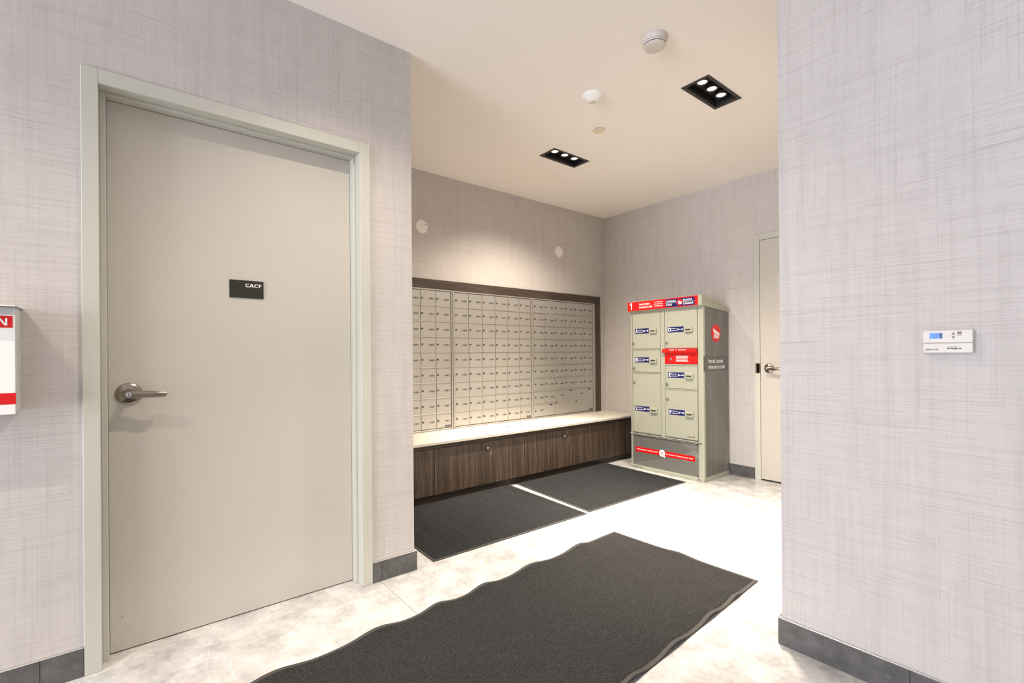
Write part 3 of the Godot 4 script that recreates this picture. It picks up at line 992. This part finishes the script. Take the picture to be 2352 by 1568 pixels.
	ldoor(root, "E", R, 0.8160, 1.0270, Vector2(0.1247, 0.9405), Vector2(0.2590, 0.9355), Vector2(0.0303, 0.8536))
	ldoor(root, "F", R, 0.3620, 0.8030, Vector2(0.1271, 0.5960), Vector2(0.2598, 0.5905), Vector2(0.0332, 0.7147))
	var f := root.get_node("door_f")
	words("wordmark", "Canada", 0.074, 0.017, M.plate_ink, f, at3(0.2700, 0.3880, 0.0), serif)
	s = st()
	for k in 2:
		box(s, Vector3(0.2960 + 0.0080 * k, 0.3945, 0.0), Vector3(0.2985 + 0.0080 * k, 0.4005, 0.0008))
	poly(s, [Vector2(0.3000, 0.3945), Vector2(0.3012, 0.4005), Vector2(0.3025, 0.3945)], at3(0, 0, 0), 0.0008)
	obj("flag", s, M.red, f)
	# ridges between the doors
	s = st()
	for q in [[L, 1.1785, 1.1850], [L, 0.9505, 0.9575], [R, 1.0290, 1.0400], [R, 0.8050, 0.8135]]:
		s = st()
		box(s, Vector3(q[0][0] - 0.004, q[1], -0.02), Vector3(q[0][1] + 0.002, q[2], 0.004), 0.0015)
		obj("door_ridge", s, M.locker_paint, root)
	# red mail slot with a projecting flap
	s = st()
	box(s, Vector3(0.0065, 1.0425, -0.02), Vector3(0.3370, 1.1560, 0.002), 0.002)
	var slot := obj("mail_slot", s, M.red, root)
	slot.set_meta("label", "red outgoing mail slot with flap")
	s = st()
	poly(s, [Vector2(-0.002, 1.1850), Vector2(-0.026, 1.1835), Vector2(-0.031, 1.1620), Vector2(-0.026, 1.1480), Vector2(-0.020, 1.1500), Vector2(-0.002, 1.1660)], Transform3D(Basis(Vector3(0, 0, -1), Vector3.UP, Vector3.RIGHT), Vector3(-0.001, 0, 0)), 0.3390)
	poly(s, [Vector2(0.0, 1.1600), Vector2(-0.031, 1.1620), Vector2(-0.026, 1.1480)], Transform3D(Basis(Vector3(0, 0, -1), Vector3.UP, Vector3.RIGHT), Vector3(-0.012, 0, 0)), 0.012)
	var flap := obj("slot_flap", s, M.red, slot)
	var tilt := Basis(Vector3.RIGHT, -0.23)
	words("flap_lettering", "Mail", 0.042, 0.012, M.white, slot, Transform3D(tilt, Vector3(0.100, 1.1735, 0.0292)), bold, 0.001)
	words("flap_lettering", "Courrier", 0.075, 0.012, M.white, slot, Transform3D(tilt, Vector3(0.205, 1.1735, 0.0292)), bold, 0.001)
	s = st()
	poly(s, [Vector2(-0.007, -0.005), Vector2(0.0, 0.006), Vector2(0.007, -0.005)], Transform3D(tilt, Vector3(0.145, 1.1735, 0.0292)), 0.001)
	obj("flap_emblem", s, M.white, slot)
	s = st()
	for k in 8:
		if k == 4:
			continue
		var y := 1.1160 - 0.0072 * k
		box(s, Vector3(0.1250, y, 0.0018), Vector3(0.1250 + (0.122 + 0.006 * ((k * 5) % 3 - 1)), y + 0.0034, 0.0026))
	obj("slot_print", s, M.white, slot)
	s = st()
	lathe(s, [Vector2(0.0, 0.006), Vector2(0.007, 0.006), Vector2(0.0105, 0.004), Vector2(0.0115, 0.0)], facing_z(1.0, Vector3(0.0735, 1.0860, 0.002)), 18)
	obj("slot_lock", s, M.plate, slot)
	# grey printed lower panel with the red banner
	s = st()
	face(s, [Vector3(-0.3765, 0.034, -0.0040), Vector3(0.3420, 0.034, -0.0040), Vector3(0.3420, 0.3335, -0.0040), Vector3(-0.3765, 0.3335, -0.0040)], Vector3(0, 0, 1), [Vector2(0, 1), Vector2(1, 1), Vector2(1, 0), Vector2(0, 0)])
	box(s, Vector3(-0.3765, 0.034, -0.03), Vector3(0.3420, 0.3335, -0.0042))
	var low := obj("lower_panel", s, M.film_low, root)
	low.set_meta("label", "grey printed lower panel with red banner")
	s = st()
	for q in [[0.3330, 0.3235], [0.3330, 0.0420]]:
		s = st()
		lathe(s, [Vector2(0.0, 0.004), Vector2(0.005, 0.004), Vector2(0.006, 0.0)], facing_z(1.0, Vector3(q[0], q[1], -0.004)), 12)
		obj("panel_screw", s, M.cover_dark, low)
	s = st()
	box(s, Vector3(-0.3352, 0.1680, -0.0042), Vector3(0.3036, 0.2160, -0.0030))
	obj("banner", s, M.red, low)
	words("banner_lettering", "Delivering the online world", 0.236, 0.0165, M.white, low, at3(-0.2020, 0.1935, -0.0031), bold)
	words("banner_lettering", "Du monde en ligne jusqu'à vous", 0.272, 0.0160, M.white, low, at3(0.1480, 0.1905, -0.0031), bold)
	s = st()
	lathe(s, [Vector2(0.0, 0.002), Vector2(0.0325, 0.002), Vector2(0.0335, 0.0)], facing_z(1.0, Vector3(-0.0330, 0.1925, -0.0032)), 32)
	obj("banner_roundel", s, M.white, low)
	s = st()   # little shopping cart and pointer
	var cart := at3(-0.0330, 0.1925, -0.0011)
	poly(s, [Vector2(-0.024, 0.017), Vector2(-0.017, 0.016), Vector2(-0.007, -0.010), Vector2(0.014, -0.010), Vector2(0.014, -0.0075), Vector2(-0.005, -0.0075), Vector2(-0.015, 0.0185), Vector2(-0.024, 0.0195)], cart, 0.0005)
	for k in 3:
		box(s, Vector3(-0.0420 + 0.003 * k, 0.2010 - 0.006 * k, -0.0012), Vector3(-0.0160 - 0.002 * k, 0.2035 - 0.006 * k, -0.0006))
	for k in 2:
		lathe(s, [Vector2(0.0, 0.0005), Vector2(0.003, 0.0005), Vector2(0.003, 0.0)], facing_z(1.0, Vector3(-0.0380 + 0.014 * k, 0.1770, -0.0011)), 10)
	obj("cart_symbol", s, M.red, low)
	s = st()
	poly(s, [Vector2(0.0, 0.0), Vector2(0.020, -0.020), Vector2(0.011, -0.021), Vector2(0.006, -0.030), Vector2(0.001, -0.028)], at3(-0.0130, 0.1800, -0.0010), 0.0006)
	obj("pointer_symbol", s, M.white, low)

func emblem(parent: Node, at: Transform3D, r: float) -> void:
	# red roundel with a white winged-envelope mark
	var s := st()
	lathe(s, [Vector2(0.0, 0.0008), Vector2(r, 0.0008), Vector2(r, 0.0)], facing_z(1.0, Vector3.ZERO), 40)
	obj("roundel", s, M.red, parent, at)
	s = st()
	var t := at3(0, 0, 0.0008)
	poly(s, [Vector2(-0.66, 0.54) * r, Vector2(0.80, -0.02) * r, Vector2(0.62, -0.12) * r, Vector2(-0.40, -0.02) * r], t, 0.0005)
	var y := -0.06
	for k in 3:
		poly(s, [Vector2(-0.38 - 0.05 * k, y - 0.03) * r, Vector2(0.60, y - 0.10) * r, Vector2(0.56, y - 0.20) * r, Vector2(-0.40 - 0.05 * k, y - 0.13) * r], t, 0.0005)
		y -= 0.165
	t.origin.z += 0.0003
	poly(s, [Vector2(0.60, -0.12) * r, Vector2(0.80, -0.02) * r, Vector2(0.52, -0.60) * r, Vector2(0.36, -0.60) * r], t, 0.0005)
	obj("roundel_mark", s, M.white, parent, at)

func ldoor(root: Node, letter: String, xs: Array, y0: float, y1: float, lab: Vector2, slot: Vector2, lockp: Vector2) -> void:
	var s := st()
	box(s, Vector3(xs[0], y0, -0.02), Vector3(xs[1], y1, 0.0), 0.003)
	# pressed rim along the hinge side and top
	box(s, Vector3(xs[1] - 0.004, y0, -0.01), Vector3(xs[1] + 0.0005, y1, 0.0025), 0.001)
	box(s, Vector3(xs[0], y1 - 0.004, -0.01), Vector3(xs[1], y1 + 0.0005, 0.0020), 0.001)
	var d := obj("door_" + letter.to_lower(), s, M.locker_paint, root)
	d.name = "door_" + letter.to_lower()
	d.set_meta("label", "locker door lettered " + letter)
	s = st()
	box(s, Vector3(lab.x - 0.082, lab.y - 0.0255, 0.0), Vector3(lab.x + 0.082, lab.y + 0.0255, 0.001))
	obj("key_label", s, M.navy, d)
	words("letter", letter, 0.026 if letter != "D" else 0.030, 0.036, M.white, d, at3(lab.x - 0.061, lab.y, 0.001), bold)
	words("label_lettering", "Key Return", 0.052, 0.0095, M.white, d, at3(lab.x - 0.017, lab.y + 0.0085, 0.001), bold)
	words("label_lettering", "Retour de clé", 0.058, 0.0095, M.white, d, at3(lab.x - 0.014, lab.y - 0.0090, 0.001), bold)
	s = st()   # key symbol pointing to the slot
	lathe(s, [Vector2(0.0, 0.0006), Vector2(0.0085, 0.0006), Vector2(0.0085, 0.0)], facing_z(1.0, Vector3(lab.x + 0.028, lab.y, 0.001)), 16)
	box(s, Vector3(lab.x + 0.034, lab.y - 0.0022, 0.001), Vector3(lab.x + 0.062, lab.y + 0.0022, 0.0016))
	poly(s, [Vector2(0.058, 0.0), Vector2(0.068, 0.0095), Vector2(0.078, 0.0), Vector2(0.068, -0.0095)], at3(lab.x, lab.y, 0.001), 0.0006)
	obj("key_symbol", s, M.white, d)
	s = st()
	box(s, Vector3(slot.x - 0.0385, slot.y - 0.0255, 0.0), Vector3(slot.x + 0.0385, slot.y + 0.0255, 0.016), 0.005)
	obj("key_return", s, M.locker_paint, d)
	s = st()
	box(s, Vector3(slot.x - 0.026, slot.y - 0.0085, 0.0155), Vector3(slot.x + 0.026, slot.y + 0.0045, 0.0165))
	obj("key_slot", s, M.cover_dark, d)
	s = st()
	lathe(s, [Vector2(0.0, 0.010), Vector2(0.0085, 0.010), Vector2(0.0125, 0.008), Vector2(0.0150, 0.0)], facing_z(1.0, Vector3(lockp.x, lockp.y, 0.0)), 18)
	var m := s.commit()
	m.surface_set_material(0, M.plate)
	s = st()
	box(s, Vector3(lockp.x - 0.0015, lockp.y - 0.006, 0.0095), Vector3(lockp.x + 0.0015, lockp.y + 0.006, 0.0106))
	s.commit(m)
	m.surface_set_material(1, M.black)
	put("lock", m, d)

# ------------------------------------------------------------------ mats
func mats() -> void:
	ribbed("ribbed charcoal mat at the left, half behind the wall corner", [Vector2(1.2900, -2.3077), Vector2(2.5259, -2.2976), Vector2(2.5647, -3.2300), Vector2(1.3100, -3.2440)])
	ribbed("ribbed charcoal mat at the right, in front of the parcel locker", [Vector2(2.5614, -2.3117), Vector2(3.8138, -2.3001), Vector2(3.8508, -3.2296), Vector2(2.6330, -3.2500)])
	carpet_mat()

func ribbed(label: String, c: Array) -> void:
	# corners: front left, front right, back right, back left
	var root := thing("ribbed_mat", label, "mat", Transform3D(), "ribbed mats in front of the mailboxes")
	var at := func(u: float, v: float, y: float) -> Vector3:
		var p: Vector2 = c[0].lerp(c[1], u).lerp(c[3].lerp(c[2], u), v)
		return Vector3(p.x, y, p.y)
	var s := st()
	var e := 0.018
	var y1 := 0.0045
	for q in [[0.0, 0.0, 1.0, e], [0.0, 1.0 - e, 1.0, 1.0], [0.0, e, e * 0.75, 1.0 - e], [1.0 - e * 0.75, e, 1.0, 1.0 - e]]:
		var a: Vector3 = at.call(q[0], q[1], y1)
		var b: Vector3 = at.call(q[2], q[1], y1)
		var d: Vector3 = at.call(q[2], q[3], y1)
		var f: Vector3 = at.call(q[0], q[3], y1)
		face(s, [a, b, d, f], Vector3.UP)
		var mid := (a + d) / 2.0
		for k in [[a, b], [b, d], [d, f], [f, a]]:
			var g: Vector3 = (k[0] + k[1]) / 2.0 - mid
			face(s, [k[0], k[1], Vector3(k[1].x, 0, k[1].z), Vector3(k[0].x, 0, k[0].z)], Vector3(g.x, 0, g.z))
	obj("rubber_border", s, M.rubber, root)
	s = st()
	var gr := st()
	var n := 62
	var u0 := e * 0.75
	var u1 := 1.0 - u0
	for k in n:
		var v0 := e + (1.0 - 2 * e) * k / n
		var dv := (1.0 - 2 * e) / n
		var prof := [[0.0, 0.0042], [0.14, 0.0078], [0.58, 0.0082], [0.72, 0.0042]]
		for j in 3:
			face(s, [at.call(u0, v0 + dv * prof[j][0], prof[j][1]), at.call(u1, v0 + dv * prof[j][0], prof[j][1]), at.call(u1, v0 + dv * prof[j + 1][0], prof[j + 1][1]), at.call(u0, v0 + dv * prof[j + 1][0], prof[j + 1][1])], Vector3.UP)
		face(gr, [at.call(u0, v0 + dv * 0.72, 0.0042), at.call(u1, v0 + dv * 0.72, 0.0042), at.call(u1, v0 + dv, 0.0042), at.call(u0, v0 + dv, 0.0042)], Vector3.UP)
	obj("ribs", s, M.ribbed, root).set_meta("kind", "stuff")
	obj("grooves", gr, M.groove, root).set_meta("kind", "stuff")

func carpet_mat() -> void:
	# long runner whose rubber edges have buckled into ripples
	var root := thing("runner_mat", "long dark grey carpet runner with rippled rubber edges in the foreground", "mat")
	var A := Vector2(2.3965, -1.9542)   # far left corner
	var B := Vector2(2.4245, -1.0735)   # far right corner
	var along := Vector2(-0.99866, 0.0517).normalized()
	var across := (B - A).normalized()
	var wide := (B - A).length()
	var length := 3.1
	var rip := func(d: float, t: float) -> float:
		# height of the buckle at distance d from the far end, t across
		var el := exp(-pow(t * wide / 0.085, 1.4))
		var er := exp(-pow((1.0 - t) * wide / 0.085, 1.4))
		var end := smoothstep(0.10, 0.32, d)
		var wl := 0.5 + 0.5 * sin(TAU * d / 0.315 + 0.9 * sin(d * 5.1) - 0.2)
		var wr := 0.5 + 0.5 * sin(TAU * d / 0.255 + 1.1 * sin(d * 4.3) + 1.2)
		var h: float = (el * pow(wl, 1.5) * 0.019 + er * pow(wr, 1.5) * 0.017) * end
		var far := exp(-pow(d / 0.07, 1.4)) * exp(-pow((t - 0.52) / 0.09, 2.0)) * 0.010
		return h + far + 0.0012 * sin(d * 9.0 + t * 4.0) * el
	var P := func(d: float, t: float, y: float) -> Vector3:
		var p: Vector2 = A + along * d + across * (t * wide)
		return Vector3(p.x, y + rip.call(d, t), p.y)
	var e := 0.020
	var ts := [0.0, e / wide, e / wide + 0.004]
	for k in range(1, 40):
		var t := float(k) / 40.0
		# finer near the edges
		ts.append(0.5 - 0.5 * cos(PI * t))
	ts += [1.0 - e / wide - 0.004, 1.0 - e / wide, 1.0]
	ts = ts.filter(func(t): return t <= e / wide + 0.0041 or t >= 1.0 - e / wide - 0.0041 or (t > 0.035 and t < 0.965))
	ts.sort()
	var ds := [0.0, e, e + 0.004]
	for k in range(2, 176):
		ds.append(length * k / 176.0)
	ds += [length - e - 0.004, length - e, length]
	ds.sort()
	var pile_ := st()
	var rim := st()
	var height := func(d: float, t: float) -> float:
		var inside: bool = d > e + 0.001 and d < length - e - 0.001 and t * wide > e + 0.001 and (1.0 - t) * wide > e + 0.001
		return 0.0095 if inside else 0.0040
	for i in ds.size() - 1:
		for j in ts.size() - 1:
			var edge: bool = ds[i + 1] < e + 0.001 or ds[i] > length - e - 0.001 or ts[j + 1] * wide < e + 0.001 or ts[j] * wide > wide - e - 0.001
			var q := [[i, j], [i + 1, j], [i + 1, j + 1], [i, j + 1]]
			var pts := []
			var ns := []
			for w in q:
				var d: float = ds[w[0]]
				var t: float = ts[w[1]]
				pts.append(P.call(d, t, height.call(d, t)))
				var gx: float = (rip.call(d + 0.004, t) - rip.call(d - 0.004, t)) / 0.008
				var gt: float = (rip.call(d, t + 0.004) - rip.call(d, t - 0.004)) / (0.008 * wide)
				ns.append((Vector3.UP - Vector3(along.x, 0, along.y) * gx - Vector3(across.x, 0, across.y) * gt).normalized())
			for tri in [[0, 1, 2], [0, 2, 3]]:
				var g: Vector3 = (pts[tri[2]] - pts[tri[0]]).cross(pts[tri[1]] - pts[tri[0]])
				var o: Array = tri if g.y > 0.0 else [tri[0], tri[2], tri[1]]
				var to := rim if edge else pile_
				for k in o:
					to.set_normal(ns[k])
					to.set_uv(Vector2.ZERO)
					to.add_vertex(pts[k])
	# rim thickness and the underside of the lifted edge
	for i in ds.size() - 1:
		for side in [0.0, 1.0]:
			var a: Vector3 = P.call(ds[i], side, 0.004)
			var b: Vector3 = P.call(ds[i + 1], side, 0.004)
			var o := Vector3(across.x, 0, across.y) * (1.0 if side > 0.5 else -1.0)
			face(rim, [a, b, b - Vector3(0, 0.0036, 0), a - Vector3(0, 0.0036, 0)], o)
			var inn: float = 0.10 / wide
			var c: Vector3 = P.call(ds[i + 1], absf(side - inn), 0.0004)
			var f: Vector3 = P.call(ds[i], absf(side - inn), 0.0004)
			face(rim, [a - Vector3(0, 0.0036, 0), b - Vector3(0, 0.0036, 0), c, f], Vector3.DOWN)
	for j in ts.size() - 1:
		for d in [0.0, length]:
			var a: Vector3 = P.call(d, ts[j], 0.004)
			var b: Vector3 = P.call(d, ts[j + 1], 0.004)
			face(rim, [a, b, b - Vector3(0, 0.0036, 0), a - Vector3(0, 0.0036, 0)], Vector3(along.x, 0, along.y) * (-1.0 if d < 1.0 else 1.0))
	obj("carpet_pile", pile_, M.carpet, root).set_meta("kind", "stuff")
	obj("rubber_border", rim, M.rubber, root)

# ------------------------------------------------------------------ ceiling
func downlight(label: String) -> Node3D:
	var root := thing("downlight", label, "ceiling light", Transform3D(), "recessed triple downlights")
	var s := st()
	# thin flange round the opening
	holed(s, 1, -0.003, 0.0005, Rect2(-0.202, -0.089, 0.404, 0.178), [Rect2(-0.180, -0.070, 0.360, 0.140)])
	obj("flange", s, M.fixture_black, root)
	s = st()
	for q in [[Vector3(-0.186, 0, -0.076), Vector3(-0.180, 0.085, 0.076)], [Vector3(0.180, 0, -0.076), Vector3(0.186, 0.085, 0.076)], [Vector3(-0.180, 0, -0.076), Vector3(0.180, 0.085, -0.070)], [Vector3(-0.180, 0, 0.070), Vector3(0.180, 0.085, 0.076)], [Vector3(-0.186, 0.052, -0.076), Vector3(0.186, 0.058, 0.076)]]:
		box(s, q[0], q[1])
	obj("recess_box", s, M.fixture_inside, root)
	for k in 3:
		var x := 0.113 * (k - 1)
		s = st()
		lathe(s, [Vector2(0.0275, 0.026), Vector2(0.030, 0.0225), Vector2(0.036, 0.0225), Vector2(0.0375, 0.026), Vector2(0.0375, 0.082), Vector2(0.0275, 0.082), Vector2(0.0275, 0.026)], at3(x, 0, 0), 28)
		var lamp := obj("spot_head", s, M.fixture_black, root)
		s = st()
		lathe(s, [Vector2(0.0, 0.0275), Vector2(0.0265, 0.0275), Vector2(0.0272, 0.030)], at3(x, 0, 0), 28)
		obj("lamp_lens", s, M.lamp_lens, lamp)
		s = st()
		lathe(s, [Vector2(0.041, 0.040), Vector2(0.0425, 0.040), Vector2(0.0425, 0.046), Vector2(0.041, 0.046), Vector2(0.041, 0.040)], at3(x, 0, 0), 28)
		obj("gimbal_ring", s, M.dark_metal, root)
		for lobe in 2:
			var l := SpotLight3D.new()
			l.name = ["spill", "beam"][lobe]
			l.light_color = LAMP_COLOR
			l.light_size = 0.02
			l.spot_angle = [63.0, 37.0][lobe]
			l.spot_angle_attenuation = 1.0
			l.spot_range = 12.0
			l.spot_attenuation = 2.0
			l.shadow_enabled = true
			l.transform = Transform3D(Basis(Vector3.RIGHT, -PI / 2), Vector3(x, 0.018, 0))
			root.add_child(l, true)
	return root

func ceiling_things() -> void:
	var labels := ["black triple downlight in the ceiling near the smoke detector", "black triple downlight in the ceiling above the mailboxes", "black triple downlight in the corridor ceiling before the service door", "black triple downlight in the corridor ceiling left of the service door", "black triple downlight in the corridor ceiling overhead", "black triple downlight in the corridor ceiling behind the viewer", "black triple downlight at the corridor's glazed end", "black triple downlight at the corridor's rear corner"]
	var proto: Node3D = null
	for k in FIXTURES.size():
		var d: Node3D
		if proto == null:
			d = downlight(labels[k])
			proto = d
		else:
			d = proto.duplicate()
			add_child(d, true)
			d.name = "downlight_%03d" % k
			d.set_meta("label", labels[k])
		var power: Array = MAIL_LAMP if k < 2 else HALL_LAMP
		for l in d.get_children():
			if l is SpotLight3D:
				l.light_energy = power[1] if l.spot_angle < 50.0 else power[0]
				if k == 0 and l.spot_angle < 50.0:
					l.light_energy *= 1.05
					l.spot_angle = 30.0
				# the gimballed lamps by the mailboxes lean a little towards them
				l.rotation.x = -PI / 2 + (deg_to_rad(4.5) if k == 1 else 0.0)
		d.position = Vector3(FIXTURES[k][0], H, FIXTURES[k][1])
	# smoke detector
	var root := thing("smoke_detector", "round white smoke detector with dark vent slots on the ceiling", "smoke detector", at3(2.090, H, -1.4165))
	var down := Transform3D(Basis(Vector3.RIGHT, PI), Vector3.ZERO)
	var s := st()
	lathe(s, [Vector2(0.0645, 0.0), Vector2(0.0645, 0.012), Vector2(0.062, 0.017), Vector2(0.0575, 0.0285), Vector2(0.0555, 0.0285)], down, 44)
	obj("base", s, M.plastic, root)
	s = st()
	lathe(s, [Vector2(0.0535, 0.026), Vector2(0.0535, 0.0435)], down, 44)
	obj("vent_core", s, M.black, root)
	s = st()
	lathe(s, [Vector2(0.0555, 0.0300), Vector2(0.0570, 0.0300), Vector2(0.0555, 0.0385), Vector2(0.0540, 0.0385)], down, 44)
	lathe(s, [Vector2(0.0540, 0.0425), Vector2(0.0548, 0.0425), Vector2(0.0535, 0.0475), Vector2(0.047, 0.0515), Vector2(0.025, 0.0540), Vector2(0.0, 0.0548)], down, 44)
	for k in 9:
		var a := TAU * k / 9.0 + 0.25
		tube(s, [Vector3(cos(a) * 0.0548, -0.037, sin(a) * 0.0548), Vector3(cos(a) * 0.0548, -0.044, sin(a) * 0.0548)], [0.0016, 0.0016], 6)
	obj("cap", s, M.plastic, root)
	s = st()
	var ia := deg_to_rad(160)
	lathe(s, [Vector2(0.0, 0.002), Vector2(0.002, 0.002), Vector2(0.002, 0.0)], Transform3D(Basis(), Vector3(cos(ia) * 0.0605, -0.0205, sin(ia) * 0.0605)), 8)
	obj("indicator", s, M.black, root)
	# occupancy sensor
	root = thing("occupancy_sensor", "small domed white occupancy sensor on the ceiling between the downlights", "sensor", at3(2.2475, H, -1.9725))
	s = st()
	lathe(s, [Vector2(0.066, 0.0), Vector2(0.0662, 0.005), Vector2(0.0625, 0.013), Vector2(0.054, 0.022), Vector2(0.042, 0.030), Vector2(0.030, 0.036), Vector2(0.0235, 0.0385), Vector2(0.021, 0.040), Vector2(0.0, 0.041)], down, 40)
	obj("housing", s, M.white, root)
	s = st()
	lathe(s, [Vector2(0.0185, 0.0400), Vector2(0.0170, 0.0440), Vector2(0.010, 0.0465), Vector2(0.0, 0.0472)], down, 28)
	obj("lens", s, M.plastic, root)
	# concealed sprinkler
	root = thing("sprinkler_cover", "flat cream disc covering a concealed ceiling sprinkler", "sprinkler", at3(2.632, H, -2.254))
	s = st()
	lathe(s, [Vector2(0.040, 0.0), Vector2(0.040, 0.004)], down, 36)
	obj("collar", s, M.cover_dark, root)
	s = st()
	lathe(s, [Vector2(0.0, 0.0035), Vector2(0.043, 0.0035), Vector2(0.043, 0.0055), Vector2(0.042, 0.0062), Vector2(0.0, 0.0062)], down, 36)
	obj("disc", s, M.sprinkler_cream, root)

# ------------------------------------------------------------------ things on the walls
func wall_things() -> void:
	for q in [[1.9725, 2.2625, "round white blanking plate on the wall near the wall corner"], [3.6405, 2.2605, "round white blanking plate on the wall near the room's far corner"]]:
		var d := thing("cover_plate", q[2], "cover plate", at3(q[0], q[1], ZM), "round cover plates above the mailboxes")
		var s := st()
		lathe(s, [Vector2(0.0, 0.006), Vector2(0.050, 0.006), Vector2(0.056, 0.0045), Vector2(0.0585, 0.0)], facing_z(1.0, Vector3.ZERO), 40)
		obj("disc", s, M.disc_white, d)
		s = st()
		lathe(s, [Vector2(0.0, 0.0015), Vector2(0.004, 0.0015), Vector2(0.0045, 0.0)], facing_z(1.0, Vector3(0.036, 0.022, 0.0058)), 12)
		obj("screw", s, M.cover_dark, d)
		s = st()
		lathe(s, [Vector2(0.0, 0.0015), Vector2(0.0035, 0.0015), Vector2(0.004, 0.0)], facing_z(1.0, Vector3(-0.034, -0.026, 0.0058)), 12)
		obj("screw", s, M.plate, d)
	# thermostat
	var t := thing("thermostat", "small white wall thermostat with a lit blue screen", "thermostat", Transform3D(Basis(Vector3(0, 0, 1), Vector3.UP, Vector3(-1, 0, 0)), Vector3(XR, 1.1693, -0.2945)))
	var s2 := st()
	box(s2, Vector3(-0.0565, -0.0345, 0.0), Vector3(0.0565, 0.0345, 0.010), 0.003)
	obj("back_plate", s2, M.plastic, t)
	s2 = st()
	box(s2, Vector3(-0.058, -0.0042, 0.008), Vector3(0.058, 0.0357, 0.025), 0.0022)
	box(s2, Vector3(-0.058, -0.0357, 0.008), Vector3(0.058, -0.0048, 0.025), 0.0022)
	var body := obj("body", s2, M.plastic, t)
	s2 = st()
	box(s2, Vector3(-0.041, 0.0098, 0.0245), Vector3(-0.0105, 0.0272, 0.0256), 0.0005)
	var scr := obj("screen", s2, M.thermostat_screen, t)
	scr.set_meta("label", "lit blue screen")
	words("digits", "22", 0.011, 0.0095, M.navy, scr, at3(-0.026, 0.0185, 0.0255), plain, 0.0003)
	s2 = st()
	box(s2, Vector3(-0.0175, 0.0105, 0.0254), Vector3(-0.0120, 0.0262, 0.0259))
	obj("screen_bar", s2, M.navy, scr)
	s2 = st()
	poly(s2, [Vector2(0.0100, 0.0205), Vector2(0.0142, 0.0298), Vector2(0.0185, 0.0205)], at3(0, 0, 0.0245), 0.0015)
	obj("button", s2, M.button_grey, t)
	s2 = st()
	poly(s2, [Vector2(0.0100, 0.0160), Vector2(0.0185, 0.0160), Vector2(0.0142, 0.0068)], at3(0, 0, 0.0245), 0.0015)
	obj("button", s2, M.button_grey, t)
	s2 = st()
	box(s2, Vector3(0.0230, 0.0215, 0.0245), Vector3(0.0330, 0.0300, 0.0260), 0.0007)
	obj("button", s2, M.button_grey, t)
	s2 = st()
	box(s2, Vector3(0.0235, 0.0180, 0.0246), Vector3(0.0325, 0.0190, 0.0253))
	obj("printed_mark", s2, M.plate_ink, body)
	s2 = st()
	for q in [[0.0005, -0.0180, 0.0040], [0.0075, -0.0180, 0.0050], [0.0150, -0.0180, 0.0060]]:
		box(s2, Vector3(q[0], q[1], 0.0246), Vector3(q[0] + q[2], q[1] + 0.0016, 0.0252))
		obj("printed_mark", s2, M.plate_ink, body)
		s2 = st()
	for k in 4:
		box(s2, Vector3(0.0000 + 0.0085 * k, -0.0232, 0.0246), Vector3(0.0070 + 0.0085 * k, -0.0203, 0.0252))
		obj("printed_mark", s2, M.plate_ink, body)
		s2 = st()
	box(s2, Vector3(0.0140, -0.0262, 0.0246), Vector3(0.0200, -0.0248, 0.0252))
	obj("printed_mark", s2, M.plate_ink, body)
	words("maker_lettering", "PECO", 0.0235, 0.0048, M.plate_ink, body, at3(-0.0330, -0.0243, 0.0248), bold, 0.0004)
	s2 = st()
	poly(s2, [Vector2(-0.0535, -0.0267), Vector2(-0.0465, -0.0267), Vector2(-0.0455, -0.0215), Vector2(-0.0490, -0.0235)], at3(0, 0, 0.0247), 0.0005)
	obj("maker_mark", s2, M.plate_ink, body)

func notice_box() -> void:
	# steel wall box, only its right edge in view
	var b := thing("notice_box", "white steel wall box with red bands at the photo's left edge", "wall box", at3(-0.5925, 0, ZD))
	var s := st()
	box(s, Vector3(0.0, 0.966, 0.0), Vector3(0.2985, 1.3060, 0.094), 0.002)
	obj("case", s, M.case_grey, b)
	s = st()
	box(s, Vector3(0.0, 0.9600, 0.0945), Vector3(0.2985, 1.3040, 0.1015), 0.0015)
	var d := obj("door", s, M.white, b)
	s = st()
	box(s, Vector3(0.0, 1.2800, 0.1013), Vector3(0.2985, 1.3040, 0.1022))
	obj("top_strip", s, M.case_grey, d)
	s = st()
	box(s, Vector3(0.0, 1.2385, 0.1014), Vector3(0.2930, 1.2765, 0.1024))
	obj("red_band", s, M.red, d)
	s = st()
	box(s, Vector3(0.0, 0.9930, 0.1014), Vector3(0.2995, 1.0290, 0.1024))
	obj("red_band", s, M.red, d)
	words("lettering", "N", 0.0215, 0.0235, M.white, d, at3(0.2705, 1.2575, 0.1023), bold)
	s = st()
	for k in 21:
		lathe(s, [Vector2(0.0, 0.0002), Vector2(0.0026, 0.0004), Vector2(0.0026, 0.0150), Vector2(0.0, 0.0152)], at3(0.3000, 0.9720 + 0.0156 * k, 0.0945), 10)
	box(s, Vector3(0.2983, 0.970, 0.058), Vector3(0.2995, 1.301, 0.0945))
	obj("piano_hinge", s, M.case_grey, b)
	s = st()
	poly(s, [Vector2(0.0, 1.3065), Vector2(-0.145, 1.3065), Vector2(-0.1475, 1.3035), Vector2(-0.1490, 1.3040), Vector2(-0.1465, 1.3085), Vector2(0.0, 1.3085)], Transform3D(Basis(Vector3(0, 0, -1), Vector3.UP, Vector3.RIGHT), Vector3(-0.02, 0, 0)), 0.3245)
	obj("hood", s, M.case_grey, b)
